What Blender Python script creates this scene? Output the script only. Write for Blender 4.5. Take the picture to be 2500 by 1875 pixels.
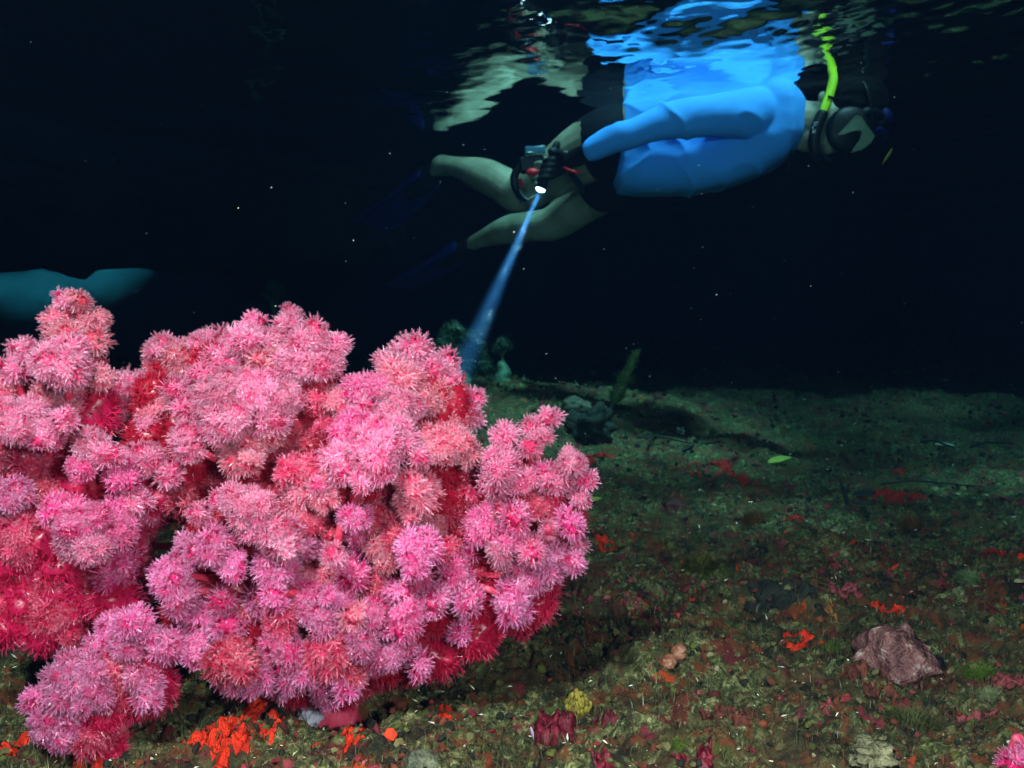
import bpy, bmesh, math, random
import numpy as np
from mathutils import Vector, Matrix

for o in list(bpy.data.objects): bpy.data.objects.remove(o)
random.seed(7)
rng = np.random.default_rng(11)
S = bpy.context.scene
COL = S.collection
R = math.radians

# ------------------------------------------------------------------ camera, world, lights
CAMZ = 0.35; PITCH = R(-1.6); F = 2402.0
cd = bpy.data.cameras.new('camera'); cam = bpy.data.objects.new('camera', cd); COL.objects.link(cam)
cam.location = (0, 0, CAMZ); cam.rotation_euler = (R(90)+PITCH, 0, 0)
cd.sensor_width = 36; cd.lens = 36*F/2500.0; cd.clip_start = 0.02; cd.clip_end = 300
cd.dof.use_dof = True; cd.dof.focus_distance = 0.93
cd.dof.aperture_fstop = (cd.lens/1000.0)/0.0021
S.camera = cam

W = bpy.data.worlds.new('World'); S.world = W; W.use_nodes = True
nt = W.node_tree; sky = nt.nodes.new('ShaderNodeTexSky'); sky.sky_type = 'NISHITA'; sky.sun_disc = False
SUNV = Vector((-0.14, 0.27, -0.95)).normalized()
sky.sun_elevation = math.asin(-SUNV.z); sky.sun_rotation = math.atan2(-SUNV.x, -SUNV.y)
nt.links.new(sky.outputs[0], nt.nodes['Background'].inputs[0]); nt.nodes['Background'].inputs[1].default_value = 0.05

def light(name, typ, loc, energy, color=(1,1,1)):
    l = bpy.data.lights.new(name, typ); l.energy = energy; l.color = color
    o = bpy.data.objects.new(name, l); COL.objects.link(o); o.location = loc; return o
sun = light('sun', 'SUN', (0,0,6), 5.0, (1.0,0.97,0.92)); sun.data.angle = R(12)
sun.rotation_euler = SUNV.to_track_quat('-Z','Y').to_euler()
# the photographer's strobe, on an arm above and left of the housing
def strobe(loc, tgt, watts, col):
    st = light('strobe', 'SPOT', loc, watts, col); st.data.shadow_soft_size = 0.05
    st.data.spot_size = R(120); st.data.spot_blend = 0.9
    st.rotation_euler = (Vector(tgt)-st.location).to_track_quat('-Z','Y').to_euler()
strobe((-0.30, 0.0, 0.92), (0.0, 1.2, 0.12), 76.0, (1.0,0.76,0.74))
strobe((0.28, -0.05, 0.42), (0.05, 1.3, 0.12), 27.0, (1.0,0.78,0.76))

S.view_settings.view_transform = 'Standard'; S.view_settings.look = 'None'
S.view_settings.exposure = 1.2; S.view_settings.gamma = 1.0
S.render.engine = 'CYCLES'
C = S.cycles
C.max_bounces = 7; C.diffuse_bounces = 4; C.glossy_bounces = 3; C.transmission_bounces = 4
C.transparent_max_bounces = 8; C.volume_bounces = 0; C.use_light_tree = False; C.use_denoising = True
C.caustics_reflective = False; C.caustics_refractive = False; C.sample_clamp_indirect = 4.0
try: C.denoising_prefilter = 'ACCURATE'
except Exception: pass

# ------------------------------------------------------------------ helpers
cp, sp = math.cos(PITCH), math.sin(PITCH)
def P(px, py, d):
    """photograph pixel (2500 wide) at distance d along the view axis -> world point"""
    a = (px-1250.0)/F*d; b = (937.5-py)/F*d
    return Vector((a, d*cp - b*sp, CAMZ + d*sp + b*cp))
K = 2500.0/2212.0
def PK(px, py, d): return P(px*K, py*K, d)

def _hash(ix, iy, iz, s):
    h = (ix.astype(np.uint32)*np.uint32(374761393) + iy.astype(np.uint32)*np.uint32(668265263)
         + iz.astype(np.uint32)*np.uint32(2147483647 & 0x5bd1e995) + np.uint32(s)*np.uint32(2246822519))
    h = (h ^ (h >> np.uint32(13)))*np.uint32(1274126177); h = h ^ (h >> np.uint32(16))
    return (h & np.uint32(0xffffff)).astype(np.float64)/0xffffff
def noise3(x, y, z, s=0):
    x = np.asarray(x, float); y = np.asarray(y, float); z = np.asarray(z, float)
    fx, fy, fz = np.floor(x), np.floor(y), np.floor(z)
    ix, iy, iz = [a.astype(np.int64) & 0xffffffff for a in (fx, fy, fz)]
    u, v, w = x-fx, y-fy, z-fz
    u = u*u*(3-2*u); v = v*v*(3-2*v); w = w*w*(3-2*w)
    out = 0
    for a in (0,1):
        for b in (0,1):
            for c in (0,1):
                out = out + _hash((ix+a)&0xffffffff, (iy+b)&0xffffffff, (iz+c)&0xffffffff, s)*(u if a else 1-u)*(v if b else 1-v)*(w if c else 1-w)
    return out*2-1
def noise2(x, y, s=0):
    x = np.asarray(x, float); y = np.asarray(y, float)
    fx, fy = np.floor(x), np.floor(y)
    ix, iy = [a.astype(np.int64) & 0xffffffff for a in (fx, fy)]
    z = np.zeros_like(ix)
    u, v = x-fx, y-fy
    u = u*u*(3-2*u); v = v*v*(3-2*v)
    h = lambda a, b: _hash((ix+a)&0xffffffff, (iy+b)&0xffffffff, z, s)
    return ((h(0,0)*(1-u)+h(1,0)*u)*(1-v) + (h(0,1)*(1-u)+h(1,1)*u)*v)*2-1

def mesh_np(name, V, T, mat=None, attrs=None, cols=None, smooth=False):
    V = np.ascontiguousarray(V, dtype=np.float32); T = np.ascontiguousarray(T, dtype=np.int32)
    n = T.shape[1]
    me = bpy.data.meshes.new(name)
    me.vertices.add(len(V)); me.vertices.foreach_set('co', V.ravel())
    me.loops.add(T.size); me.loops.foreach_set('vertex_index', T.ravel())
    me.polygons.add(len(T)); me.polygons.foreach_set('loop_start', np.arange(0, T.size, n, dtype=np.int32))
    me.polygons.foreach_set('use_smooth', np.full(len(T), smooth))
    me.update(calc_edges=True); me.validate()
    for k, a in (attrs or {}).items():
        at = me.attributes.new(k, 'FLOAT', 'POINT'); at.data.foreach_set('value', np.asarray(a, np.float32))
    if cols is not None:
        at = me.attributes.new('Col', 'FLOAT_COLOR', 'POINT')
        at.data.foreach_set('color', np.c_[cols, np.ones(len(cols))].astype(np.float32).ravel())
    if mat: me.materials.append(mat)
    return me
def link(name, me, parent=None, **kw):
    o = bpy.data.objects.new(name, me); COL.objects.link(o)
    if parent: o.parent = parent
    for k, v in kw.items(): o[k] = v
    return o
def empty(name, loc, **kw):
    o = link(name, None, **kw); o.location = loc; o.empty_display_size = 0.02
    bpy.context.view_layer.update(); return o
def adopt(child, parent):
    """child meshes are written in world coordinates; keep them there"""
    child.parent = parent; child.matrix_parent_inverse = Matrix.Translation(-Vector(parent.location)); return child

def mat(name, color=(0.5,0.5,0.5), rough=0.6, spec=0.3, **kw):
    m = bpy.data.materials.new(name); m.use_nodes = True
    b = m.node_tree.nodes['Principled BSDF']
    b.inputs['Base Color'].default_value = (*color, 1); b.inputs['Roughness'].default_value = rough
    b.inputs['Specular IOR Level'].default_value = spec
    return m
def N(m, t, **kw):
    n = m.node_tree.nodes.new(t)
    for k, v in kw.items():
        if k.startswith('i_'):
            n.inputs[k[2:].replace('_',' ')].default_value = v
        else: setattr(n, k, v)
    return n
def L(m, a, b): m.node_tree.links.new(a, b)
def ramp(m, stops, interp='LINEAR'):
    n = N(m, 'ShaderNodeValToRGB'); cr = n.color_ramp; cr.interpolation = interp
    while len(cr.elements) < len(stops): cr.elements.new(0.5)
    for e, (p, c) in zip(cr.elements, stops): e.position = p; e.color = (*c, 1)
    return n
def mottled(name, c1, c2, scale=40, rough=0.7, bump=0.3, dist=0.004, detail=6, c3=None, spec=0.3):
    m = mat(name, c1, rough, spec); b = m.node_tree.nodes['Principled BSDF']
    tc = N(m, 'ShaderNodeTexCoord'); nz = N(m, 'ShaderNodeTexNoise'); nz.inputs['Scale'].default_value = scale
    nz.inputs['Detail'].default_value = detail; L(m, tc.outputs['Object'], nz.inputs['Vector'])
    st = [(0.36, c1), (0.62, c2)] + ([(0.72, c3)] if c3 else [])
    r = ramp(m, st); L(m, nz.outputs[0], r.inputs[0]); L(m, r.outputs[0], b.inputs['Base Color'])
    n2 = N(m, 'ShaderNodeTexNoise'); n2.inputs['Scale'].default_value = scale*4; L(m, tc.outputs['Object'], n2.inputs['Vector'])
    bp = N(m, 'ShaderNodeBump'); bp.inputs['Strength'].default_value = bump; bp.inputs['Distance'].default_value = dist
    L(m, n2.outputs[0], bp.inputs['Height']); L(m, bp.outputs[0], b.inputs['Normal'])
    return m

def tube(V, T, pts, rad, sides=10, cap=True, flat=None):
    """round tube with domed ends appended to V (list) / T (list of tris). flat=(scaleA) squashes one axis"""
    pts = [Vector(p) for p in pts]; n = len(pts)
    if cap:
        d0 = (pts[0]-pts[1]).normalized(); d1 = (pts[-1]-pts[-2]).normalized()
        pts = [pts[0]+d0*rad[0]*0.9, pts[0]+d0*rad[0]*0.6] + pts + [pts[-1]+d1*rad[-1]*0.6, pts[-1]+d1*rad[-1]*0.9]
        rad = [rad[0]*0.35, rad[0]*0.8] + list(rad) + [rad[-1]*0.8, rad[-1]*0.35]
    n = len(pts); up = None; base = len(V)
    for i, p in enumerate(pts):
        t = (pts[min(i+1,n-1)]-pts[max(i-1,0)]).normalized()
        if up is None:
            up = t.orthogonal().normalized()
        up = (up - t*up.dot(t)).normalized(); b = t.cross(up)
        for k in range(sides):
            a = 2*math.pi*k/sides
            V.append(p + up*math.cos(a)*rad[i] + b*math.sin(a)*rad[i]*(flat or 1))
    for i in range(n-1):
        for k in range(sides):
            a = base+i*sides+k; b = base+i*sides+(k+1)%sides; c = a+sides; d = b+sides
            T += [(a,b,d),(a,d,c)]
    for i, s in ((0,-1),(n-1,1)):
        c = len(V); V.append(pts[i])
        for k in range(sides):
            a = base+i*sides+k; b = base+i*sides+(k+1)%sides
            T.append((c,b,a) if s < 0 else (c,a,b))
def catmull(pts, n):
    pts = [Vector(p) for p in pts]; out = []
    q = [pts[0]*2-pts[1]] + pts + [pts[-1]*2-pts[-2]]
    for i in range(1, len(q)-2):
        for j in range(n):
            t = j/n
            out.append(0.5*((2*q[i]) + (q[i+1]-q[i-1])*t + (2*q[i-1]-5*q[i]+4*q[i+1]-q[i+2])*t*t + (3*q[i]-q[i-1]-3*q[i+1]+q[i+2])*t**3))
    out.append(pts[-1]); return out
def stube(V, T, pr, sides=12, n=5, flat=None):
    """smooth tube through [(point, radius)...]"""
    p = catmull([a for a, r in pr], n)
    rr = [Vector((r,0,0)) for a, r in pr]; rad = [v.x for v in catmull(rr, n)]
    tube(V, T, p, rad, sides, flat=flat)
def ell(V, T, c, ax, ay, az, u=14, v=10):
    """ellipsoid with axis vectors"""
    c = Vector(c); base = len(V)
    for i in range(1, v):
        th = math.pi*i/v
        for j in range(u):
            ph = 2*math.pi*j/u
            V.append(c + ax*math.sin(th)*math.cos(ph) + ay*math.sin(th)*math.sin(ph) + az*math.cos(th))
    top = len(V); V.append(c+az); bot = len(V); V.append(c-az)
    for i in range(v-2):
        for j in range(u):
            a = base+i*u+j; b = base+i*u+(j+1)%u; T += [(a,a+u,b+u),(a,b+u,b)]
    for j in range(u):
        T.append((top, base+j, base+(j+1)%u)); T.append((bot, base+(v-2)*u+(j+1)%u, base+(v-2)*u+j))
def hull_box(V, T, c, ax, ay, az, bev=0.12):
    """box with axis half-vectors, chamfered"""
    bm = bmesh.new(); bmesh.ops.create_cube(bm, size=2.0)
    s = [ax.length, ay.length, az.length]; 
    for v in bm.verts: v.co = Vector((v.co.x*s[0], v.co.y*s[1], v.co.z*s[2]))
    bmesh.ops.bevel(bm, geom=bm.edges[:], offset=bev*min(s), segments=3, affect='EDGES', profile=0.5)
    bmesh.ops.triangulate(bm, faces=bm.faces[:])
    M = Matrix((ax.normalized(), ay.normalized(), az.normalized())).transposed()
    base = len(V); bm.verts.index_update()
    for v in bm.verts: V.append(Vector(c)+M@v.co)
    for f in bm.faces: T.append(tuple(base+v.index for v in f.verts))
    bm.free()
def build(name, V, T, m, parent=None, smooth=True, **kw):
    me = mesh_np(name, np.array([tuple(v) for v in V]), np.array(T), m, smooth=smooth)
    o = link(name, me, **kw)
    if parent: adopt(o, parent)
    return o
def remesh(o, voxel, smooth=6, fac=0.5):
    r = o.modifiers.new('r', 'REMESH'); r.mode = 'VOXEL'; r.voxel_size = voxel; r.use_smooth_shade = True
    if smooth:
        s = o.modifiers.new('s', 'SMOOTH'); s.factor = fac; s.iterations = smooth
    dg = bpy.context.evaluated_depsgraph_get(); dg.update()
    me = bpy.data.meshes.new_from_object(o.evaluated_get(dg)); mats = list(o.data.materials)
    o.modifiers.clear(); old = o.data; o.data = me; me.name = old.name
    me.materials.clear()
    for m in mats: me.materials.append(m)
    me.polygons.foreach_set('use_smooth', np.ones(len(me.polygons), bool)); return o
def displace(o, fn):
    me = o.data; n = len(me.vertices); co = np.empty(n*3, np.float32); me.vertices.foreach_get('co', co); co = co.reshape(-1,3)
    no = np.empty(n*3, np.float32); me.vertices.foreach_get('normal', no); no = no.reshape(-1,3)
    co = co + no*fn(co)[:,None]; me.vertices.foreach_set('co', co.astype(np.float32).ravel()); me.update()

# ------------------------------------------------------------------ seabed
def height(x, y):
    x = np.asarray(x, float); y = np.asarray(y, float)
    h = 0.15*np.exp(-((x+0.35)/1.1)**2-((y-3.7)/0.75)**2)
    h += 0.066*np.clip(y-2.6, 0, 7)**1.12*np.clip(1-np.clip(y-9,0,3)/3,0,1)
    h += 0.05*noise2(x*0.9+3, y*0.9, 1) * np.clip((y-1.2)/2, 0, 1)
    h += 0.022*noise2(x*5.1, y*5.1, 2) + 0.016*noise2(x*12.3, y*12.3, 3)
    n4 = noise2(x*27, y*27, 4); h += 0.009*n4
    h += 0.007*(1-np.abs(noise2(x*58, y*58, 5)))**2 - 0.003
    h += 0.0055*noise2(x*110, y*110, 6) + 0.0036*noise2(x*240, y*240, 8)
    return h*1.0 - 0.004
def hz(x, y): return float(height(np.array([x]), np.array([y]))[0])
def G(px, py, lift=0.0):
    """where the sight line through this pixel meets the seabed"""
    d = P(px, py, 1.0) - Vector((0,0,CAMZ)); t = 0.5
    while t < 25:
        p = Vector((0,0,CAMZ)) + d*t
        if p.z <= hz(p.x, p.y)+lift: return p
        t *= 1.004
    return Vector((0,0,CAMZ)) + d*t
nr, nc = 1000, 1000
rows = -1.0 + 0.3*np.exp(np.linspace(0, math.log(46/0.3), nr)); us = np.linspace(-1.05, 1.05, nc)
# finer where the camera looks
rows = np.sort(np.concatenate([-1+0.3*np.exp(np.linspace(0, math.log(1.5/0.3), 60))[:-1], 0.5*np.exp(np.linspace(0, math.log(60/0.5), nr-59))]))
YY, UU = np.meshgrid(rows, us, indexing='ij'); XX = UU*(YY*0.75+0.75)
ZZ = height(XX, YY)
Vg = np.c_[XX.ravel(), YY.ravel(), ZZ.ravel()]
i = np.arange((nr-1)*nc).reshape(nr-1, nc)[:, :-1].ravel()
Tg = np.c_[i, i+1, i+nc+1, i+nc]

ms = mat('seabed_rubble', rough=0.85, spec=0.25); b = ms.node_tree.nodes['Principled BSDF']
tc = N(ms, 'ShaderNodeTexCoord')
def nz(m, scale, detail=8, dist=0.0, rough=0.6, off=0):
    n = N(m, 'ShaderNodeTexNoise'); n.inputs['Scale'].default_value = scale; n.inputs['Detail'].default_value = detail
    n.inputs['Distortion'].default_value = dist; n.inputs['Roughness'].default_value = rough
    mp = N(m, 'ShaderNodeMapping'); mp.inputs['Location'].default_value = (off, off*0.7, off*0.3)
    L(m, tc.outputs['Object'], mp.inputs[0]); L(m, mp.outputs[0], n.inputs['Vector']); return n.outputs[0]
def mixc(m, f, a, bb):
    n = N(m, 'ShaderNodeMix'); n.data_type = 'RGBA'; L(m, f, n.inputs[0])
    for s, k in ((a,6),(bb,7)):
        if isinstance(s, tuple): n.inputs[k].default_value = (*s, 1)
        else: L(m, s, n.inputs[k])
    return n.outputs[2]
def thr(m, s, a, c):
    n = N(m, 'ShaderNodeMapRange'); n.inputs[1].default_value = a; n.inputs[2].default_value = c; L(m, s, n.inputs[0]); return n.outputs[0]
basec = ramp(ms, [(0.38,(0.003,0.004,0.002)),(0.46,(0.028,0.034,0.010)),(0.53,(0.11,0.118,0.038)),(0.59,(0.27,0.26,0.11)),(0.70,(0.55,0.51,0.32))])
L(ms, nz(ms, 75, 10, 1.2, 0.8), basec.inputs[0])
c = mixc(ms, thr(ms, nz(ms, 6, 6, 0.5, 0.6, 11), 0.50, 0.60), basec.outputs[0], (0.070,0.050,0.018))
c = mixc(ms, thr(ms, nz(ms, 17, 7, 1.0, 0.65, 23), 0.56, 0.63), c, (0.10,0.012,0.012))
c = mixc(ms, thr(ms, nz(ms, 26, 6, 0.6, 0.6, 37), 0.60, 0.65), c, (0.20,0.02,0.035))
c = mixc(ms, thr(ms, nz(ms, 13, 7, 0.6, 0.6, 51), 0.61, 0.66), c, (0.06,0.075,0.012))
c = mixc(ms, thr(ms, nz(ms, 19, 5, 0.3, 0.5, 77), 0.665, 0.69), c, (0.42,0.055,0.01))
c = mixc(ms, thr(ms, nz(ms, 210, 3, 0.0, 0.6, 5), 0.68, 0.73), c, (0.42,0.42,0.34))
c = mixc(ms, thr(ms, nz(ms, 10, 8, 1.0, 0.7, 91), 0.50, 0.62), c, (0.012,0.011,0.005))
c = mixc(ms, thr(ms, nz(ms, 22, 8, 1.2, 0.75, 97), 0.52, 0.59), c, (0.13,0.032,0.010))
L(ms, c, b.inputs['Base Color'])
bp = N(ms, 'ShaderNodeBump'); bp.inputs['Strength'].default_value = 0.9; bp.inputs['Distance'].default_value = 0.004
L(ms, nz(ms, 240, 6, 0.5, 0.7, 3), bp.inputs['Height']); L(ms, bp.outputs[0], b.inputs['Normal'])
link('seabed', mesh_np('seabed', Vg, Tg, ms, smooth=True), kind='structure')

mcol = mat('seabed_growth', rough=0.8); a = N(mcol, 'ShaderNodeAttribute', attribute_name='Col'); L(mcol, a.outputs['Color'], mcol.node_tree.nodes['Principled BSDF'].inputs['Base Color'])
def fan_points(n, y0=0.55, y1=14, umax=0.62, gain=1.0):
    y = y0*np.exp(rng.random(n)**gain*math.log(y1/y0)); x = (rng.random(n)*2-1)*umax*(y+0.15); return x, y
def palette(n, cols, w, jit=0.25):
    cols = np.array(cols); k = rng.choice(len(cols), n, p=np.array(w)/sum(w))
    return np.clip(cols[k]*(1+jit*rng.standard_normal((n,1))), 0.003, 0.9), k
def scatter(name, protoV, protoT, x, y, size, cols, lift, squash, label, cat, jitter=0.6, upright=0.0):
    n = len(x); z = height(x, y)
    nv = len(protoV); V = np.repeat(protoV[None], n, 0)*(1+jitter*(rng.random((n,nv,3))-0.5)*2*0.6)
    V = V*(1+0.6*(rng.random((n,1,3))-0.5)); V[:,:,2] *= squash
    ang = rng.random(n)*2*math.pi; tl = (1-upright)*rng.random(n)*1.2; ax = rng.random(n)*2*math.pi
    def rot(a, k):
        cA, sA = np.cos(a), np.sin(a); M = np.zeros((n,3,3)); i, j = [(1,2),(0,2),(0,1)][k]
        M[:,k,k] = 1; M[:,i,i] = cA; M[:,j,j] = cA; M[:,i,j] = -sA; M[:,j,i] = sA; return M
    M = rot(ax,2)@rot(tl,0)@rot(ang,2); V = np.einsum('nij,nvj->nvi', M, V)*size[:,None,None]
    V += np.c_[x, y, z+lift*size][:,None,:]
    T = (protoT[None]+np.arange(n)[:,None,None]*nv).reshape(-1, 3)
    me = mesh_np(name, V.reshape(-1,3), T, mcol, cols=np.repeat(cols, nv, 0))
    return link(name, me, kind='stuff', label=label, category=cat)
def ico(sub):
    bm = bmesh.new(); bmesh.ops.create_icosphere(bm, subdivisions=sub, radius=1.0)
    V = np.array([v.co[:] for v in bm.verts]); T = np.array([[v.index for v in f.verts] for f in bm.faces]); bm.free(); return V, T
IV, IT = ico(1); IV2, IT2 = ico(2); IV3, IT3 = ico(3)
n = 34000; x, y = fan_points(n); cols, k = palette(n, [(0.11,0.095,0.035),(0.010,0.010,0.006),(0.24,0.21,0.11),(0.13,0.030,0.012),(0.06,0.070,0.012),(0.19,0.02,0.025),(0.30,0.04,0.01)], [6,9,1.4,5,5,2,0.5])
scatter('coral_rubble', IV, IT, x, y, (0.0009+0.0042*rng.random(n)**5)*(0.65+0.5*y), cols, 0.35, 0.75, 'mixed coral rubble and grit covering the seabed', 'rubble')
n = 9000; x, y = fan_points(n); keep = noise2(x*5, y*5, 31)+0.5*noise2(x*14, y*14, 33) > 0.25; x, y = x[keep], y[keep]; n = len(x)
cols, k = palette(n, [(0.12,0.012,0.014),(0.20,0.028,0.035),(0.06,0.008,0.008),(0.30,0.08,0.08),(0.50,0.04,0.010)], [5,3,5,1,0.6])
scatter('red_crust_algae', IV, IT, x, y, (0.0022+0.0045*rng.random(n)**2)*(0.7+0.45*y), cols, 0.3, 0.45, 'small crimson and maroon crusts of coralline algae', 'algae')
# turf algae: thin curved filaments
n = 90000; x, y = fan_points(n, y1=9); tu = noise2(x*7, y*7, 41); keep = tu > -0.35; x, y, tu = x[keep], y[keep], tu[keep]; n = len(x)
l = (0.004+0.009*rng.random(n))*(0.8+0.3*y); th = rng.random(n)*2*math.pi; wv = l*0.035
dx, dy = np.cos(th), np.sin(th); z = height(x, y)-0.001; ln = 0.3+0.9*rng.random(n)
q = np.zeros((n,5,3)); s = np.c_[-dy, dx, np.zeros(n)]*wv[:,None]; b0 = np.c_[x,y,z]
m1 = b0+np.c_[dx*l*0.25*ln, dy*l*0.25*ln, l*0.6]; m2 = b0+np.c_[dx*l*0.8*ln, dy*l*0.8*ln, l*0.95]
q[:,0] = b0-s; q[:,1] = b0+s; q[:,2] = m1+s*0.8; q[:,3] = m1-s*0.8; q[:,4] = m2
T = (np.array([[0,1,2],[0,2,3],[3,2,4]])[None]+np.arange(n)[:,None,None]*5).reshape(-1,3)
cols, k = palette(n, [(0.05,0.045,0.015),(0.09,0.03,0.015),(0.035,0.05,0.015),(0.18,0.17,0.10),(0.02,0.018,0.01)], [4,3,4,1,3])
pass
link('turf_algae', mesh_np('turf_algae', q.reshape(-1,3), T, mcol, cols=np.repeat(cols,5,0)), kind='stuff', label='fine brown and olive turf algae furring the rubble', category='algae')
# white shell grit
n = 3200; x, y = fan_points(n, y1=7, gain=1.3); cols, k = palette(n, [(0.85,0.84,0.76),(0.7,0.7,0.6),(0.8,0.8,0.6)], [1,1,1], 0.1)
gV = np.array([[-1,0,0],[1,0,0],[0,0.22,0.1],[0,-0.22,0.1],[0.1,0,0.3]]); gT = np.array([[0,3,4],[3,1,4],[1,2,4],[2,0,4],[0,2,3],[1,3,2]])
scatter('shell_grit', gV, gT, x, y, (0.0008+0.0030*rng.random(n)**3.5)*(0.75+0.4*y), cols, 1.6, 1.0, 'white chips of shell scattered over the seabed', 'shell grit')

# ------------------------------------------------------------------ cave rock round the pool, with roof, lip and slope added for the light
rockm = mottled('cave_rock', (0.012,0.014,0.012), (0.04,0.042,0.035), 3, 0.95, 0.6, 0.05)
def dirx(x, y): return x, y
# back wall ------------------------------------------------
xs = np.r_[np.arange(-13,-5.5,0.06), np.arange(-5.5,-2.6,0.02), np.arange(-2.6,13.01,0.06)]; zs = np.r_[np.arange(-0.8,0.6,0.06), np.arange(0.6,1.25,0.018), np.arange(1.25,2.96,0.06)]
ZW, XW = np.meshgrid(zs, xs, indexing='ij')
def wall_y(x, z): return 9.6+0.035*(x+3.5)**2*0.5+0.30*noise2(x*1.1, z*1.1, 61)+0.12*noise2(x*3.3, z*3.3, 62)+0.05*noise2(x*9, z*9, 63)
YW = wall_y(XW, ZW)
nzr, nxr = XW.shape; i = (np.arange(nzr-1)[:,None]*nxr+np.arange(nxr-1)[None]).ravel()
quad = np.c_[i, i+1, i+nxr+1, i+nxr]
wo = link('cave_wall', mesh_np('cave_wall', np.c_[XW.ravel(), YW.ravel(), ZW.ravel()], quad, rockm, smooth=True), kind='structure')
sol = wo.modifiers.new('thick', 'SOLIDIFY'); sol.thickness = 0.35; sol.offset = 1
# side and rear walls
V, T = [], []
path = [(-13,11.0),(-13.3,6),(-12.5,0),(-9,-5),(0,-7),(9,-5),(12.5,0),(13.3,6),(13,11.0)]
pp = catmull([Vector((a,b_,0)) for a,b_ in path], 14); hz_ = np.linspace(-0.8, 2.9, 16)
for h_ in hz_:
    for p in pp:
        d = 0.35*float(noise3(p.x*0.9, p.y*0.9, h_*0.9, 9)); n_ = Vector((p.x, p.y-2, 0)).normalized(); V.append(Vector((p.x,p.y,h_))+n_*d)
m_ = len(pp)
for a in range(len(hz_)-1):
    for k_ in range(m_-1): q0 = a*m_+k_; T += [(q0,q0+1,q0+m_+1),(q0,q0+m_+1,q0+m_)]
build('cave_side_wall', V, T, rockm, kind='structure')
# rock lip added to keep the lit slope's mirror image off the water
xs = np.arange(-6.5, -0.6, 0.06); th_ = np.linspace(0, math.pi*1.0, 14); V, T = [], []
for x_ in xs:
    low = 0.872+0.07*math.exp(-((x_+2.62)/0.05)**2)*-1.0+0.02*float(noise2(np.array([x_*1.7]), np.array([3.3]), 66)[0])+0.03*float(noise2(np.array([x_*7]), np.array([1.3]), 67)[0])
    for t_k in th_: V.append(Vector((x_, 6.0-0.28*math.cos(t_k)+0.05*math.sin(x_*5), 1.62-(1.62-low)*math.sin(t_k)**0.6)))
for a in range(len(xs)-1):
    for k_ in range(14): q0 = a*14+k_; q1 = a*14+(k_+1)%14; T += [(q0,q1,q1+14),(q0,q1+14,q0+14)]
build('mirror_block_lip', V, T, rockm, kind='structure')
# unseen roof added to block the sun, openings shaped to light chosen spots
xs = np.arange(-13.5, 13.51, 0.11); ys = np.arange(-7.5, 11.2, 0.11); YR, XR = np.meshgrid(ys, xs, indexing='ij')
ZR = 2.75+0.16*noise2(XR*0.8, YR*0.8, 71)+0.06*noise2(XR*2.6, YR*2.6, 72)
def back(p, z=2.75): t = (z-p[2])/SUNV.z; return (p[0]+SUNV.x*t, p[1]+SUNV.y*t)
rag = 0.25*noise2(XR*3, YR*3, 73)
ax_, ay_ = back((0.22, 3.2, 1.05)); hA = ((XR-ax_)/0.85)**2+((YR-ay_)/0.72)**2+rag < 1
bx_, by_ = back((2.2, 2.85, 0.0)); hB = (((XR-bx_)/2.5)**2+((YR-by_)/1.55)**2+rag < 1) & (noise2(XR*4.4, YR*4.4, 75) > 0.24)
cx_, cy_ = back((-3.70, 8.05, 0.80)); hC = ((XR-cx_)/0.58)**2+((YR-cy_)/0.40)**2+0.4*rag < 1
dx_, dy_ = back((-4.55, 7.9, 0.80)); hD = ((XR-dx_)/0.28)**2+((YR-dy_)/0.45)**2+0.4*rag < 1
hole = hA | hB | hC | hD
nzr, nxr = XR.shape; i = (np.arange(nzr-1)[:,None]*nxr+np.arange(nxr-1)[None]).ravel()
quad = np.c_[i, i+1, i+nxr+1, i+nxr]; quad = quad[~hole[:-1,:-1].ravel()]
ro = link('sun_mask_roof', mesh_np('sun_mask_roof', np.c_[XR.ravel(), YR.ravel(), ZR.ravel()], quad, rockm, smooth=True), kind='structure')
sol = ro.modifiers.new('thick', 'SOLIDIFY'); sol.thickness = 0.12; sol.offset = 1
# slope added at far left for the teal daylight glow, tinted in its colour
xs = np.arange(-8, 0.5, 0.08); ys = np.arange(6.6, 9.9, 0.08); YS, XS = np.meshgrid(ys, xs, indexing='ij')
ZS = 0.05+np.clip(YS-6.9, 0, 3)*0.62*np.clip((-0.8-XS)/1.2, 0, 1)+0.05*noise2(XS*1.3, YS*1.3, 81)-0.10+0.02*noise2(XS*4, YS*4, 82)
ZS = ZS+height(XS, np.full_like(YS, 6.9))*0.9-0.12*(YS<6.75)
i = (np.arange(XS.shape[0]-1)[:,None]*XS.shape[1]+np.arange(XS.shape[1]-1)[None]).ravel(); w_ = XS.shape[1]
slopem = mottled('teal_slope', (0.026,0.075,0.105), (0.042,0.11,0.15), 2, 0.9)
link('sand', mesh_np('sand', np.c_[XS.ravel(), YS.ravel(), ZS.ravel()], np.c_[i, i+1, i+w_+1, i+w_], slopem, smooth=True), kind='structure')

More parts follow.
